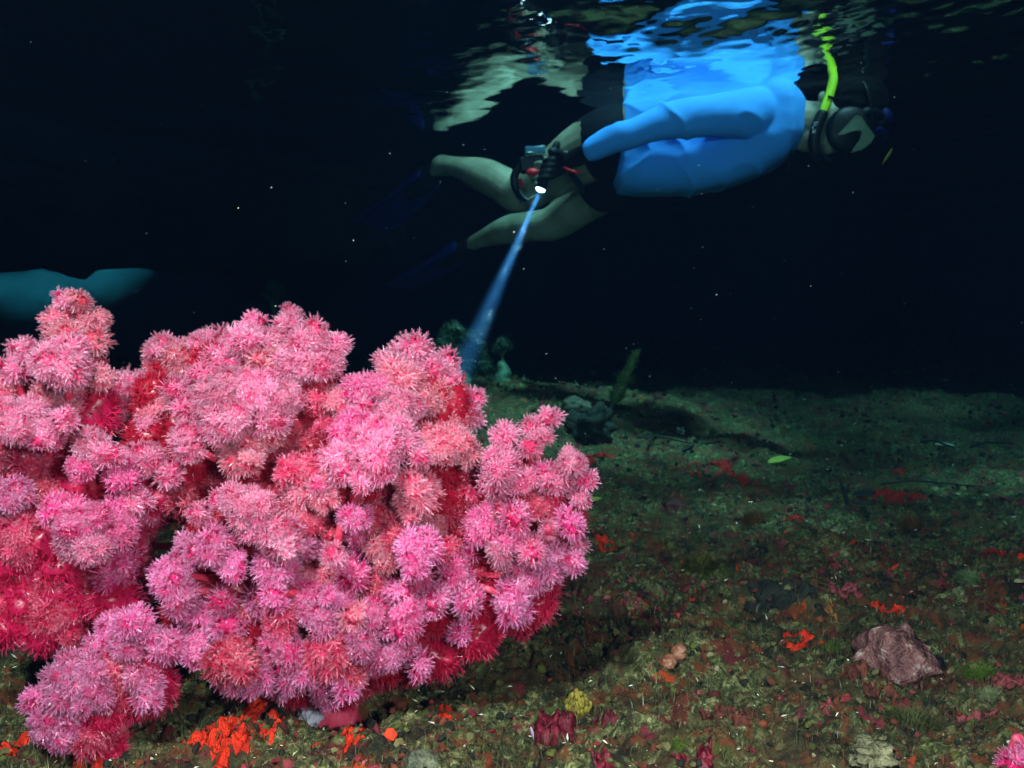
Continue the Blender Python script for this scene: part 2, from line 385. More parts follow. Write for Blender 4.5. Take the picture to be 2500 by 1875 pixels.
# ------------------------------------------------------------------ water surface (seen from below)
WZ = 1.182
def wave(x, y):
    w = 0.012*noise2(x*1.1+y*0.35+5, y*0.7, 91)+0.009*noise2(x*2.9-y*0.7, y*1.7+x*0.4, 92)
    k = np.clip((x-0.12*y+0.40)/0.5, 0.35, 1.0)      # the swimmer stirs the surface up on the right
    w += (0.0040+0.0030*k)*noise2(x*6.2+y*1.9, y*3.6-x*1.8, 93)+0.0044*k*noise2(x*14+y*5, y*9-x*3, 94)
    w += 0.0022*k*noise2(x*31, y*24+x*9, 95)+0.0006*k*noise2(x*64+y*11, y*50, 96)
    return w
n1, n2 = 620, 620
ry = np.concatenate([np.linspace(-6, 1.2, 60)[:-1], 1.2*np.exp(np.linspace(0, math.log(9.8/1.2), n1-59))]); ux = np.linspace(-1, 1, n2)
YQ, UQ = np.meshgrid(ry, ux, indexing='ij'); XQ = UQ*(np.abs(YQ)*0.95+1.0)
XQ = np.clip(XQ, -12, 12)
ZQ = WZ+wave(XQ, YQ)
i = (np.arange(n1-1)[:,None]*n2+np.arange(n2-1)[None]).ravel()
mw = bpy.data.materials.new('water_surface'); mw.use_nodes = True; t_ = mw.node_tree; t_.nodes.clear()
out = N(mw, 'ShaderNodeOutputMaterial'); fr = N(mw, 'ShaderNodeFresnel'); fr.inputs[0].default_value = 1.333
gl = N(mw, 'ShaderNodeBsdfGlossy'); gl.inputs['Roughness'].default_value = 0.0; gl.inputs['Color'].default_value = (0.97,0.97,0.97,1)
tr = N(mw, 'ShaderNodeBsdfTransparent'); mx = N(mw, 'ShaderNodeMixShader')
tcw = N(mw, 'ShaderNodeTexCoord'); nw = N(mw, 'ShaderNodeTexNoise'); nw.inputs['Scale'].default_value = 22; nw.inputs['Detail'].default_value = 4
nw.inputs['Distortion'].default_value = 0.6
bw = N(mw, 'ShaderNodeBump'); bw.inputs['Strength'].default_value = 0.35; bw.inputs['Distance'].default_value = 0.002
L(mw, tcw.outputs['Object'], nw.inputs['Vector']); L(mw, nw.outputs[0], bw.inputs['Height'])
L(mw, bw.outputs[0], gl.inputs['Normal'])
L(mw, fr.outputs[0], mx.inputs[0]); L(mw, tr.outputs[0], mx.inputs[1]); L(mw, gl.outputs[0], mx.inputs[2]); L(mw, mx.outputs[0], out.inputs[0])
link('water', mesh_np('water', np.c_[XQ.ravel(), YQ.ravel(), ZQ.ravel()], np.c_[i, i+1, i+n2+1, i+n2], mw, smooth=True), kind='structure')

# the body of the water: one even volume
V, T = [], []
hull_box(V, T, Vector((0,4.2,1.2)), Vector((15.5,0,0)), Vector((0,13.2,0)), Vector((0,0,2.4)), 0.001)
mv = bpy.data.materials.new('haze'); mv.use_nodes = True; mv.node_tree.nodes.clear()
o_ = N(mv, 'ShaderNodeOutputMaterial'); pv = N(mv, 'ShaderNodeVolumePrincipled')
pv.inputs['Color'].default_value = (0.012, 0.040, 0.098, 1); pv.inputs['Density'].default_value = 0.42
pv.inputs['Absorption Color'].default_value = (0.05, 0.49, 0.60, 1); pv.inputs['Anisotropy'].default_value = 0.8
L(mv, pv.outputs[0], o_.inputs['Volume'])
build('haze', V, T, mv, smooth=False, kind='stuff', label='blue water filling the cave pool', category='water')

# ------------------------------------------------------------------ soft corals
TONES = {  # base (sclerites), middle, tip
 'p': ((0.88,0.008,0.10),(0.98,0.070,0.25),(0.99,0.40,0.62)),
 's': ((0.84,0.016,0.06),(0.97,0.10,0.19),(0.99,0.40,0.52)),
 'h': ((0.92,0.004,0.13),(0.98,0.025,0.23),(0.99,0.25,0.55)),
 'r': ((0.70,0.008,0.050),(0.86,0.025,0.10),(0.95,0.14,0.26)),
 'm': ((0.82,0.008,0.11),(0.93,0.06,0.26),(0.98,0.34,0.66)),
 'g': ((0.015,0.04,0.02),(0.03,0.08,0.04),(0.07,0.15,0.08)),
}
def coral_mat(name, cs):
    m = bpy.data.materials.new(name); m.use_nodes = True; m.node_tree.nodes.clear()
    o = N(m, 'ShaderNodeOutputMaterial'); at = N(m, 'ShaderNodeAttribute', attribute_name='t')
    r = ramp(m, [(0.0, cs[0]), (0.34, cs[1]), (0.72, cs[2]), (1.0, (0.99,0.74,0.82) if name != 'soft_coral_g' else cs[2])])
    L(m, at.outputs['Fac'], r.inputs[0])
    oi = N(m, 'ShaderNodeObjectInfo'); hs = N(m, 'ShaderNodeHueSaturation')
    mr = N(m, 'ShaderNodeMapRange'); mr.inputs[3].default_value = 0.488; mr.inputs[4].default_value = 0.502; L(m, oi.outputs['Random'], mr.inputs[0]); L(m, mr.outputs[0], hs.inputs['Hue'])
    mr2 = N(m, 'ShaderNodeMapRange'); mr2.inputs[3].default_value = 1.0; mr2.inputs[4].default_value = 0.8; L(m, oi.outputs['Random'], mr2.inputs[0]); L(m, mr2.outputs[0], hs.inputs['Value'])
    L(m, r.outputs[0], hs.inputs['Color'])
    d = N(m, 'ShaderNodeBsdfDiffuse'); t = N(m, 'ShaderNodeBsdfTranslucent'); mx = N(m, 'ShaderNodeMixShader'); mx.inputs[0].default_value = 0.56
    g = N(m, 'ShaderNodeBsdfGlossy'); g.inputs['Roughness'].default_value = 0.35; m2 = N(m, 'ShaderNodeMixShader'); m2.inputs[0].default_value = 0.04
    L(m, hs.outputs[0], d.inputs[0]); L(m, hs.outputs[0], t.inputs[0]); L(m, d.outputs[0], mx.inputs[1]); L(m, t.outputs[0], mx.inputs[2])
    L(m, mx.outputs[0], m2.inputs[1]); L(m, g.outputs[0], m2.inputs[2]); L(m, m2.outputs[0], o.inputs[0]); return m
CM = {k: coral_mat('soft_coral_'+k, v) for k, v in TONES.items()}

def polyp(seed):
    r = random.Random(seed); V, T, A = [], [], []
    def v(p, t): V.append(p); A.append(t); return len(V)-1
    # calyx
    rings = []
    for z_, rr, t in ((-0.25,0.16,0.1),(0.25,0.17,0.25),(0.5,0.24,0.45)):
        rings.append([v((math.cos(k*math.tau/5)*rr, math.sin(k*math.tau/5)*rr, z_), t) for k in range(5)])
    for a, b_ in zip(rings, rings[1:]):
        for k in range(5): T += [(a[k],a[(k+1)%5],b_[(k+1)%5]),(a[k],b_[(k+1)%5],b_[k])]
    c0 = v((0,0,0.48), 0.35)
    for k in range(5): T.append((rings[2][k], rings[2][(k+1)%5], c0))
    for k in range(8):
        a = k*math.tau/8+r.uniform(-0.15,0.15); el = r.uniform(-0.1,0.75); ln = r.uniform(0.8,1.1)
        d = Vector((math.cos(a), math.sin(a), 0)); sd = Vector((-math.sin(a), math.cos(a), 0)); up = Vector((0,0,1))
        pts = []; p = d*0.16+up*0.48; e = el
        for s_ in range(4):
            pts.append(p.copy()); p = p+(d*math.cos(e)+up*math.sin(e))*ln*0.33; e += r.uniform(0.0,0.35)
        prev = None
        for s_, q in enumerate(pts):
            w = 0.10*(1-s_/3.6); t = 0.42+0.5*s_/3
            nrm = up*0.7-d*0.3
            cur = [v(tuple(q+sd*w), t), v(tuple(q-sd*w), t), v(tuple(q-nrm*w*1.2), t-0.1)]
            if prev:
                for j in range(3): T.extend([(prev[j],prev[(j+1)%3],cur[(j+1)%3]),(prev[j],cur[(j+1)%3],cur[j])])
            prev = cur
            if s_ in (1,2):
                for sg in (-1,1):
                    e1 = v(tuple(q+sd*w*0.5*sg+d*0.08), t); e2 = v(tuple(q+sd*w*0.5*sg-d*0.04), t); e3 = v(tuple(q+sd*sg*0.27+d*0.14+up*0.05), 0.78); T.append((e1,e2,e3))
                    e1 = v(tuple(q+sd*w*0.5*sg+d*0.16), t); e2 = v(tuple(q+sd*w*0.5*sg+d*0.10), t); e3 = v(tuple(q+sd*sg*0.2+d*0.30+up*0.06), 0.78); T.append((e1,e2,e3))
    for k in range(2):   # glassy needles
        a = r.uniform(0, math.tau); d = Vector((math.cos(a)*0.45, math.sin(a)*0.45, 1)).normalized(); b0 = Vector((math.cos(a)*0.16, math.sin(a)*0.16, 0.0))
        tip = b0+d*r.uniform(0.9,1.3); o1 = d.orthogonal().normalized()*0.03; o2 = d.cross(o1)
        i0 = [v(tuple(b0+o1), 1.0), v(tuple(b0-o1*0.5+o2), 1.0), v(tuple(b0-o1*0.5-o2), 1.0)]; it = v(tuple(tip), 1.0)
        for j in range(3): T.append((i0[j], i0[(j+1)%3], it))
    return np.array([tuple(p) for p in V]), np.array(T), np.array(A)
POL = [polyp(s) for s in range(6)]
def cluster(seed, pr, nl, spread):
    """bouquet of polyps on a few lobes; unit radius; pr = polyp radius"""
    r = np.random.default_rng(seed); lobes = [(np.zeros(3), r.uniform(0.46,0.58))]
    for k in range(nl):
        d = r.standard_normal(3); d /= np.linalg.norm(d); d[2] = d[2]*0.6+0.15; lobes.append((d*spread*r.uniform(0.85,1.2), r.uniform(0.22,0.44)))
    Vs, Ts, As = [], [], []; off = 0
    for c_, rad in lobes:
        V = IV3.copy(); V = V*(rad*0.93+0.07*noise3(V[:,0]*2.5+seed, V[:,1]*2.5, V[:,2]*2.5, 5))[:,None]+c_
        V += 0.03*r.standard_normal(V.shape)*rad
        Vs.append(V); Ts.append(IT3+off); As.append(0.20+0.22*r.random(len(V))); off += len(V)
        n = int(4*math.pi*rad*rad/((pr*0.78)**2))
        for k in range(n):
            ph = k*2.39996; zz = 1-2*(k+0.5)/n; rr = math.sqrt(1-zz*zz); d = np.array([rr*math.cos(ph), rr*math.sin(ph), zz])+0.22*r.standard_normal(3); d /= np.linalg.norm(d)
            p = c_+d*rad*0.86
            if any(np.linalg.norm(p-c2) < r2*0.80 for c2, r2 in lobes if c2 is not c_): continue
            if r.random() < 0.06: continue
            pv_, pt, pa = POL[r.integers(len(POL))]
            zax = Vector(d+0.30*r.standard_normal(3)); q = zax.to_track_quat('Z','Y').to_matrix()@Matrix.Rotation(r.random()*6.28,3,'Z')
            s = pr*r.uniform(0.78,1.15)
            V = pv_@np.array(q).T*s+p; Vs.append(V); Ts.append(pt+off); As.append(pa); off += len(V)
    return np.vstack(Vs), np.vstack(Ts), np.concatenate(As)
CL = {}
for key, pr, nl, spr, cnt in (('S',0.53,3,0.45,4),('M',0.37,6,0.58,6),('L',0.255,9,0.62,5)):
    CL[key] = []
    for s in range(cnt):
        V, T, A = cluster(100+s+ord(key), pr, nl, spr); CL[key].append(mesh_np('polyp_cluster', V, T, CM['p'], attrs={'t': A}))
stemm = mottled('soft_coral_stem', (0.50,0.02,0.06), (0.66,0.07,0.13), 70, 0.5, 0.35, 0.002, c3=(0.75,0.22,0.26))
stemg = mottled('green_coral_stem', (0.05,0.09,0.05), (0.12,0.2,0.12), 50, 0.6)

def inner_mass(root, blobs, tone, seed):
    r = np.random.default_rng(seed); Vs, Ts, As = [], [], []; off = 0
    for c_, rad in blobs:
        V = IV3*(1+0.30*noise3(IV3[:,0]*2.2+c_.x*90, IV3[:,1]*2.2, IV3[:,2]*2.2+c_.z*90, 5)+0.14*noise3(IV3[:,0]*6+c_.x*90, IV3[:,1]*6, IV3[:,2]*6, 6))[:,None]
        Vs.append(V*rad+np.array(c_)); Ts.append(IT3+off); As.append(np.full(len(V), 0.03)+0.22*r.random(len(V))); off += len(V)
        k = r.integers(len(V), size=1300); d = V[k]/np.linalg.norm(V[k],axis=1)[:,None]; d = d+0.45*r.standard_normal(d.shape); d /= np.linalg.norm(d,axis=1)[:,None]
        o1 = np.cross(d, r.standard_normal(d.shape)); o1 /= np.linalg.norm(o1,axis=1)[:,None]; w = 0.0006; l = 0.0085*(0.6+0.8*r.random((len(k),1)))
        b_ = V[k]*rad+np.array(c_); q = np.stack([b_+o1*w, b_-o1*w, b_+d*l+o1*w*0.2], 1)
        Vs.append(q.reshape(-1,3)); Ts.append(np.arange(len(k)*3).reshape(-1,3)+off); As.append(np.tile([0.08,0.08,0.66], len(k))); off += len(k)*3
    me = mesh_np('inner_polyps', np.vstack(Vs), np.vstack(Ts), CM[tone], attrs={'t': np.concatenate(As)}, smooth=True)
    o = link('inner_polyps', me, kind='stuff'); adopt(o, root); return o
def fill(poly, n, rr, dfun, rad, seed):
    out = []; xs = [p[0] for p in poly]; ys = [p[1] for p in poly]; k = 0
    def inside(x, y):
        c = False
        for (x1,y1),(x2,y2) in zip(poly, poly[1:]+poly[:1]):
            if (y1 > y) != (y2 > y) and x < (x2-x1)*(y-y1)/(y2-y1)+x1: c = not c
        return c
    pts = []
    while len(out) < n and k < 9000:
        k += 1; x = rr.uniform(min(xs), max(xs)); y = rr.uniform(min(ys), max(ys))
        if not inside(x, y) or any((x-a)**2+(y-b)**2 < (rad*0.95)**2 for a, b in pts): continue
        pts.append((x, y)); d = dfun(x, y)+rr.uniform(-.012,.012); out.append((PK(x, y, d), rad*rr.uniform(0.75,1.25)*K/F*d))
    return out
def colony(name, label, base, hub, lst, dmap, group=None, stem=stemm, trunk=(0.024,0.018), seedoff=0, extra=()):
    """base/hub world points; lst = (x,y,r,tone[,dz]) in 2212-wide pixels"""
    rr = random.Random(seedoff)
    root = empty(name, base, label=label, category='soft coral')
    if group: root['group'] = group
    V, T = [], []; mid = (base+hub)*0.5+Vector((0.006,0,0))
    stube(V, T, [(base-Vector((0,0,0.02)), trunk[0]*1.35), (base+Vector((0,0,0.012)), trunk[0]*1.1), (mid, trunk[0]), (hub, trunk[1])], 18, 7)
    o = build('trunk', V, T, stem, root); 
    displace(o, lambda c: 0.0022*noise3(c[:,0]*70, c[:,1]*70, c[:,2]*30, 3)+0.001*noise3(c[:,0]*220, c[:,1]*220, c[:,2]*160, 4))
    V, T = [], []
    ends = []
    for e in lst:
        x, y, r, tone = e[:4]; dz = e[4] if len(e) > 4 else 0.0
        d = dmap(x, y, r, tone)+dz+rr.uniform(-0.014,0.014); c_ = PK(x, y, d); rad = r*K/F*d*rr.choice((0.94,1.0,1.08,1.16))
        key = 'S' if r < 36 else ('M' if r < 52 else 'L')
        me = rr.choice(CL[key]); o = link('polyp_cluster', me); adopt(o, root)
        o.material_slots[0].link = 'OBJECT'; o.material_slots[0].material = CM[tone]
        out_ = (c_-hub); out_ = (out_.normalized()+Vector((0,-0.25,0.35))+Vector([rr.uniform(-.3,.3) for _ in range(3)])).normalized()
        M = out_.to_track_quat('Z','Y').to_matrix().to_4x4()@Matrix.Rotation(rr.uniform(0,6.28),4,'Z')
        o.matrix_basis = Matrix.Translation(c_)@M@Matrix.Diagonal((rad*rr.uniform(.88,1.2), rad*rr.uniform(.88,1.2), rad*rr.uniform(.85,1.05), 1))
        ends.append((c_, rad))
    # branches: group ends under forks
    ends_s = sorted(ends, key=lambda e: e[0].x); k = 0
    forks = []
    rem = ends[:]
    while rem:
        c0 = max(rem, key=lambda e: (e[0]-hub).length); g = sorted(rem, key=lambda e: (e[0]-c0[0]).length)[:6]
        for q in g: rem.remove(q)
        ctr = sum((q[0] for q in g), Vector())/len(g); fork = hub.lerp(ctr, 0.62)+Vector((0,0.012,-0.008))
        V, T = [], []
        st0 = mid.lerp(hub, rr.uniform(0.3,1.0))
        stube(V, T, [(st0, trunk[1]*0.62), (st0.lerp(fork,0.5)+Vector((0,0,-0.006)), 0.0065), (fork, 0.0055)], 10, 5)
        for q in g:
            stube(V, T, [(fork, 0.0046), (fork.lerp(q[0],0.55)+Vector((0,0.004,-0.003)), 0.0040), (q[0], 0.0034)], 8, 4)
        o = build('branch', V, T, stem, root)
        displace(o, lambda c: 0.0009*noise3(c[:,0]*160, c[:,1]*160, c[:,2]*160, 3))
    return root

MAIN = [(355,750,40,'p'),(335,785,34,'s'),(392,775,40,'s'),(430,748,36,'p'),(480,738,34,'p'),(545,704,28,'p'),(548,728,30,'p'),(528,742,42,'p'),(572,745,28,'p'),(632,680,28,'p'),(628,706,34,'p'),(608,732,40,'p'),(660,738,45,'p'),(716,748,36,'p'),(692,785,45,'p'),(640,792,54,'p'),(580,792,44,'s'),(470,790,48,'p'),(420,800,44,'s'),
(285,838,44,'p'),(340,830,48,'p'),(400,850,50,'p'),(282,880,38,'p'),(345,890,46,'s'),(480,850,62,'p',-.02),(560,838,60,'p',-.02),(615,872,52,'p',-.02),(495,905,52,'p',-.02),(430,885,46,'p'),(575,900,50,'p'),(690,862,42,'r'),(735,868,42,'s'),
(318,930,40,'p',-.01),(405,965,42,'p',-.02),(320,1000,42,'p',-.01),(368,1022,34,'p'),(300,965,28,'p'),(540,958,56,'s'),(505,1000,34,'s'),(620,955,56,'r'),(700,930,52,'r'),(585,1035,50,'r'),(440,1010,44,'r'),(400,1065,48,'r'),(470,1050,44,'r'),
(890,772,50,'p'),(848,796,38,'p'),(940,795,42,'p'),(976,832,34,'p'),(880,825,46,'s'),(925,858,48,'s'),(862,885,52,'p',-.02),(778,842,36,'h'),(822,838,38,'h'),(792,885,32,'p'),(1026,862,30,'p'),(1016,900,28,'p'),(980,905,44,'s'),(955,960,56,'s'),(1008,970,42,'s'),
(770,945,56,'h',-.03),(805,985,62,'p',-.04),(745,990,42,'p',-.03),(862,960,46,'p',-.04),(910,990,32,'p',-.04),(782,1036,30,'p',-.04),(738,1015,32,'p',-.03),(850,1045,46,'r'),(905,1055,44,'s'),(686,1046,24,'p',-.03),
(535,1090,52,'p',-.03),(560,1130,44,'p',-.03),(498,1078,36,'p',-.03),(612,1098,32,'r'),(428,1112,28,'p',-.01),(458,1180,48,'m',-.02),(405,1200,46,'m',-.02),(372,1238,46,'m',-.02),(392,1282,40,'m',-.02),(502,1215,38,'m',-.02),(600,1165,48,'p',-.02),(628,1150,32,'p',-.02),(582,1228,44,'m',-.02),(592,1290,32,'m',-.03),
(720,1196,30,'p',-.04),(722,1290,36,'m'),(892,1195,44,'m',-.03),(945,1105,46,'r'),(998,1055,42,'r'),(905,1250,30,'h'),(978,1240,38,'h',-.02),(1012,1288,32,'m',-.02),
(880,1345,36,'h',-.02),(862,1400,38,'m',-.02),(905,1438,32,'m',-.02),(815,1420,44,'h'),(1000,1365,32,'m'),(1052,1350,28,'m'),(560,1420,56,'r'),(492,1385,48,'r'),(428,1392,42,'m',-.02),(450,1438,40,'m',-.02)]
MAIN2 = [(1105,1290,44,'m',.02),(1150,1250,36,'m',.03),(600,1468,44,'m'),(522,1462,42,'m'),(680,1430,54,'r'),(745,1462,46,'m'),(690,1488,38,'r'),(650,1360,56,'r'),(560,1350,44,'r')]
def dm(cx, cy, rx, ry, d0, bul):
    def f(x, y, r, tone):
        q = min(1.0, ((x-cx)/rx)**2+((y-cy)/ry)**2); d = d0-bul*math.sqrt(1-q)
        return d+(0.035 if tone == 'r' else 0)
    return f
MAIN = MAIN[:MAIN.index((440,1010,44,'r'))] + MAIN[MAIN.index((440,1010,44,'r'))+1:]
MAIN = [(150,648,24,'s')][:0]+MAIN
MAIN3 = [(650,1290,44,'h',-.05),(690,1330,40,'m',-.05),(760,1240,34,'h',-.05),(830,1270,40,'r',-.05),(800,1320,36,'h',-.05),(780,1380,40,'m',-.05),(700,1400,44,'r',-.05),(620,1400,50,'h',-.05),(640,1450,44,'m',-.04),(560,1470,36,'m',-.04),(740,1440,46,'r',-.04),(700,1485,36,'m',-.03),(530,1330,40,'r',-.03),(500,1420,46,'r',-.05),(860,1180,40,'r',-.05),(820,1120,44,'r',-.05),(640,1020,44,'r',-.05),(670,1120,40,'r',-.05),(660,1180,34,'m',-.06),(780,1160,28,'h',-.06),(930,1300,34,'m',-.04),(960,1190,38,'r',-.04),(460,1330,36,'m',-.02),(840,1350,36,'m',-.05),(600,1340,44,'r',-.05),(750,1090,36,'r',-.04),(720,1150,30,'r',-.05),(700,1070,40,'s',-.06),(765,1120,36,'m',-.06),(830,1190,38,'s',-.05),(690,1240,38,'s',-.05),(880,1090,40,'s',-.05),(560,1300,34,'m',-.04),(480,1290,34,'h',-.03),(430,1330,34,'m',-.03),(640,1070,34,'s',-.06),(930,1150,36,'s',-.04),(870,1280,32,'m',-.05),(760,1330,32,'s',-.06),(500,1350,34,'m',-.04)]
hubc = PK(700,1120,0.99)
b0 = PK(720,1450,1.0); b0.z = hz(b0.x, b0.y)
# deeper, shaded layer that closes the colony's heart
rr_ = random.Random(5); deep = []
cnt = 0
while cnt < 0: cnt += 1
root = colony('soft_coral', 'largest pink soft coral colony in the middle of the left half, spreading over the seabed', b0, hubc, MAIN[:100], dm(680,1120,420,430,0.99,0.10), seedoff=1)
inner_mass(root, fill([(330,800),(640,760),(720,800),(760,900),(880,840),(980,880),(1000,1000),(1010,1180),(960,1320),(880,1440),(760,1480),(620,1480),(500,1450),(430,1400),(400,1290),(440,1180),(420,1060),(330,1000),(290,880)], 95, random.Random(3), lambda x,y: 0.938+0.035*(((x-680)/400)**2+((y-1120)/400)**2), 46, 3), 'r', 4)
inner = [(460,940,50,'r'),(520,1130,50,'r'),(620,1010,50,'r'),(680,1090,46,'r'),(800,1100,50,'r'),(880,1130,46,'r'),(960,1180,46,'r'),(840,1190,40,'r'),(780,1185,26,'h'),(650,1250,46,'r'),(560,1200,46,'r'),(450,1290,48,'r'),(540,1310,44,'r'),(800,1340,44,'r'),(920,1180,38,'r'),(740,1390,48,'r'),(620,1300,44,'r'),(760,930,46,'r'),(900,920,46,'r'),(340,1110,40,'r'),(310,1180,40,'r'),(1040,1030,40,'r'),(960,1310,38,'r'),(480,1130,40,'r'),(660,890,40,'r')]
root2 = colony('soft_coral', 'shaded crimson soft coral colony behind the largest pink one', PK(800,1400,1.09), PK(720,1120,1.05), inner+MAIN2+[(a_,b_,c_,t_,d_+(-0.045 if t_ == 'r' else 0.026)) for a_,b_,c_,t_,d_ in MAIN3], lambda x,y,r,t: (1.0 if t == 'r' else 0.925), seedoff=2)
LEFT = [(140,648,26,'p'),(172,652,24,'s'),(214,686,22,'s'),(150,668,36,'s'),(196,694,30,'s'),(118,690,32,'s'),(140,728,46,'s'),(196,742,34,'s'),(150,790,58,'p',-.03),(205,790,34,'r'),(56,758,30,'p'),(62,782,32,'p'),(28,800,34,'p'),(8,838,36,'s'),(100,800,36,'p'),(218,820,28,'s'),(145,870,52,'s'),(38,905,56,'p',-.02),(98,935,38,'p',-.02),(140,905,28,'p',-.03),(30,965,56,'r'),(95,860,38,'s'),(175,940,44,'r'),
(205,965,46,'p',-.01),(240,985,34,'p',-.01),(180,1010,40,'h'),(255,1020,38,'h'),(28,1070,44,'m'),(70,1010,50,'r'),(130,1060,50,'r'),(135,1110,42,'h',-.02),(188,1135,56,'h',-.02),(150,1170,38,'p',-.03),(200,1180,40,'p',-.03),(262,1098,42,'h'),(290,1080,34,'p'),(242,1150,42,'h',-.01),(90,1120,42,'r'),(325,1115,28,'p'),(38,1160,52,'r'),
(35,1225,56,'r'),(85,1290,52,'r'),(30,1310,52,'r'),(130,1330,44,'r'),(250,1225,44,'h',.02),(195,1260,44,'r'),(120,1230,50,'r'),(160,1372,28,'r'),(240,1290,44,'r'),(290,1230,44,'r'),(300,1290,40,'r'),(110,1390,30,'r')]
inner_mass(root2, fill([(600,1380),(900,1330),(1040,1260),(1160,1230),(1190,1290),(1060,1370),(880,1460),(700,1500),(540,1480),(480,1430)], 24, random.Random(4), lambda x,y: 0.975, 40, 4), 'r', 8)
lh = PK(110,1080,0.98); lb = PK(90,1380,1.20); lb.z = hz(lb.x, lb.y)
rl = colony('soft_coral', 'pink soft coral colony with a tall salmon column, cut by the left edge', lb, lh, LEFT, dm(110,1050,240,430,0.97,0.06), seedoff=3)
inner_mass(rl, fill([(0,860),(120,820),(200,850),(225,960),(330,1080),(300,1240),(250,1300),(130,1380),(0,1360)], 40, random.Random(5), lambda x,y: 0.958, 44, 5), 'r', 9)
RIGHT = [(1090,938,34,'p'),(1148,925,30,'p'),(1182,905,32,'p'),(1170,940,26,'p'),(1142,968,26,'p'),(1090,1008,42,'p'),(1120,1042,36,'p'),(1070,1044,32,'p'),(1172,1022,26,'h'),(1238,1000,36,'p'),(1262,1036,32,'p'),(1206,1040,34,'p'),(1256,1078,24,'p'),(1190,1075,34,'r'),(1078,1096,30,'p'),(1150,1090,38,'r'),(1232,1132,32,'m'),(1248,1176,26,'p'),(1180,1146,22,'p'),(1108,1160,42,'h'),(1080,1200,32,'p'),(1142,1192,32,'p'),(1118,1222,26,'p'),(1242,1214,30,'m'),(1045,1140,38,'h'),(1015,1180,34,'h'),(1185,1200,40,'m',.03),(1200,1110,36,'r'),(1110,1120,34,'h')]
rb = PK(1070,1320,1.22); rb.z = hz(rb.x, rb.y)
rl = colony('soft_coral', 'smaller pink soft coral colony at the right side of the big one, above bare rubble', rb, PK(1130,1130,0.985), RIGHT, dm(1150,1080,150,190,0.96,0.04), trunk=(0.014,0.010), seedoff=4)
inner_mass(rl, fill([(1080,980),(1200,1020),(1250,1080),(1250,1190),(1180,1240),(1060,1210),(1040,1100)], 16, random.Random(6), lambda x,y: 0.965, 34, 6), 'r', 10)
LOW = [(240,1362,42,'m'),(298,1350,38,'m'),(270,1402,42,'m'),(330,1395,38,'m'),(205,1425,50,'m'),(255,1445,50,'r'),(150,1448,42,'m'),(305,1465,38,'m'),(322,1500,28,'m'),(200,1485,52,'m'),(140,1500,46,'m'),(82,1508,32,'m'),(100,1552,40,'m'),(160,1552,46,'m'),(130,1598,38,'m'),(208,1575,46,'r'),(240,1525,46,'r'),(370,1400,30,'m'),(190,1610,34,'r'),(290,1420,36,'r')]
lo = PK(230,1570,0.93); lo.z = hz(lo.x, lo.y)
rl = colony('soft_coral', 'low mauve pink soft coral colony leaning out at the bottom left, nearest the camera', lo, PK(230,1480,0.92), LOW, lambda x,y,r,t: 0.885+0.02*(1600-y)/250+(0.02 if t == 'r' else 0), trunk=(0.018,0.012), seedoff=6)
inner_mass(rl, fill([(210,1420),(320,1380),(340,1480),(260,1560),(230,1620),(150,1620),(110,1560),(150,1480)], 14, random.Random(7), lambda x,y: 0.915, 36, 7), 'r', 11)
co_ = PK(2200,1640,0.86); co_.z = hz(co_.x, co_.y)
colony('soft_coral', 'pink tip of a soft coral poking into the bottom right corner', co_, co_+Vector((0,0,0.02)), [(2190,1650,34,'h'),(2225,1640,34,'h'),(2215,1680,40,'h')], lambda x,y,r,t: 0.84, trunk=(0.008,0.006), seedoff=8)
# far green soft corals
def far_coral(label, lst, d, base):
    b_ = PK(base[0], base[1], d); b_.z = hz(b_.x, b_.y)-0.01; hb = PK(base[0], base[1]-40, d)
    colony('soft_coral', label, b_, hb, lst, lambda x,y,r,t: d, stem=stemg, trunk=(0.03,0.02), seedoff=int(base[0]))
far_coral('faint green soft coral clump on the far mound beside the torch beam', [(972,722,26,'g'),(960,750,24,'g'),(1000,765,24,'g'),(1030,755,22,'g'),(1015,730,18,'g'),(990,790,30,'g'),(1040,790,28,'g')], 3.6, (1000,845))
far_coral('small faint green soft coral just right of the torch beam', [(1085,742,14,'g'),(1098,748,12,'g'),(1075,755,12,'g')], 3.9, (1085,830))
far_coral('lone dim green soft coral above the pink corals, in the dark', [(588,622,16,'g'),(602,632,14,'g'),(580,635,12,'g')], 4.6, (592,800))

# ------------------------------------------------------------------ diver
skin = mottled('skin', (0.19,0.17,0.115), (0.30,0.28,0.20), 14, 0.55, 0.12, 0.002)
shirtm = mat('rash_shirt_blue', (0.060,0.35,0.99), 0.75, 0.15)
nb = N(shirtm, 'ShaderNodeTexNoise'); nb.inputs['Scale'].default_value = 12; tcs = N(shirtm, 'ShaderNodeTexCoord'); L(shirtm, tcs.outputs['Object'], nb.inputs['Vector'])
bs = N(shirtm, 'ShaderNodeBump'); bs.inputs['Strength'].default_value = 0.5; bs.inputs['Distance'].default_value = 0.006; L(shirtm, nb.outputs[0], bs.inputs['Height']); L(shirtm, bs.outputs[0], shirtm.node_tree.nodes['Principled BSDF'].inputs['Normal'])
black = mat('black_rubber', (0.003,0.004,0.006), 0.5, 0.2)
navy = mat('navy_cloth', (0.004,0.006,0.012), 0.8, 0.1)
hairm = mottled('wet_dark_hair', (0.001,0.001,0.001), (0.004,0.003,0.003), 120, 0.8, 0.5, 0.004, spec=0.08)
finm = mat('fin_blue_rubber', (0.008,0.012,0.16), 0.4, 0.5)
yel = mat('yellow_plastic', (0.55,0.85,0.03), 0.35, 0.5)
lensm = mat('mask_window', (0.11,0.14,0.10), 0.4, 0.3)
redm = mat('red_plastic', (0.75,0.02,0.03), 0.4, 0.4)
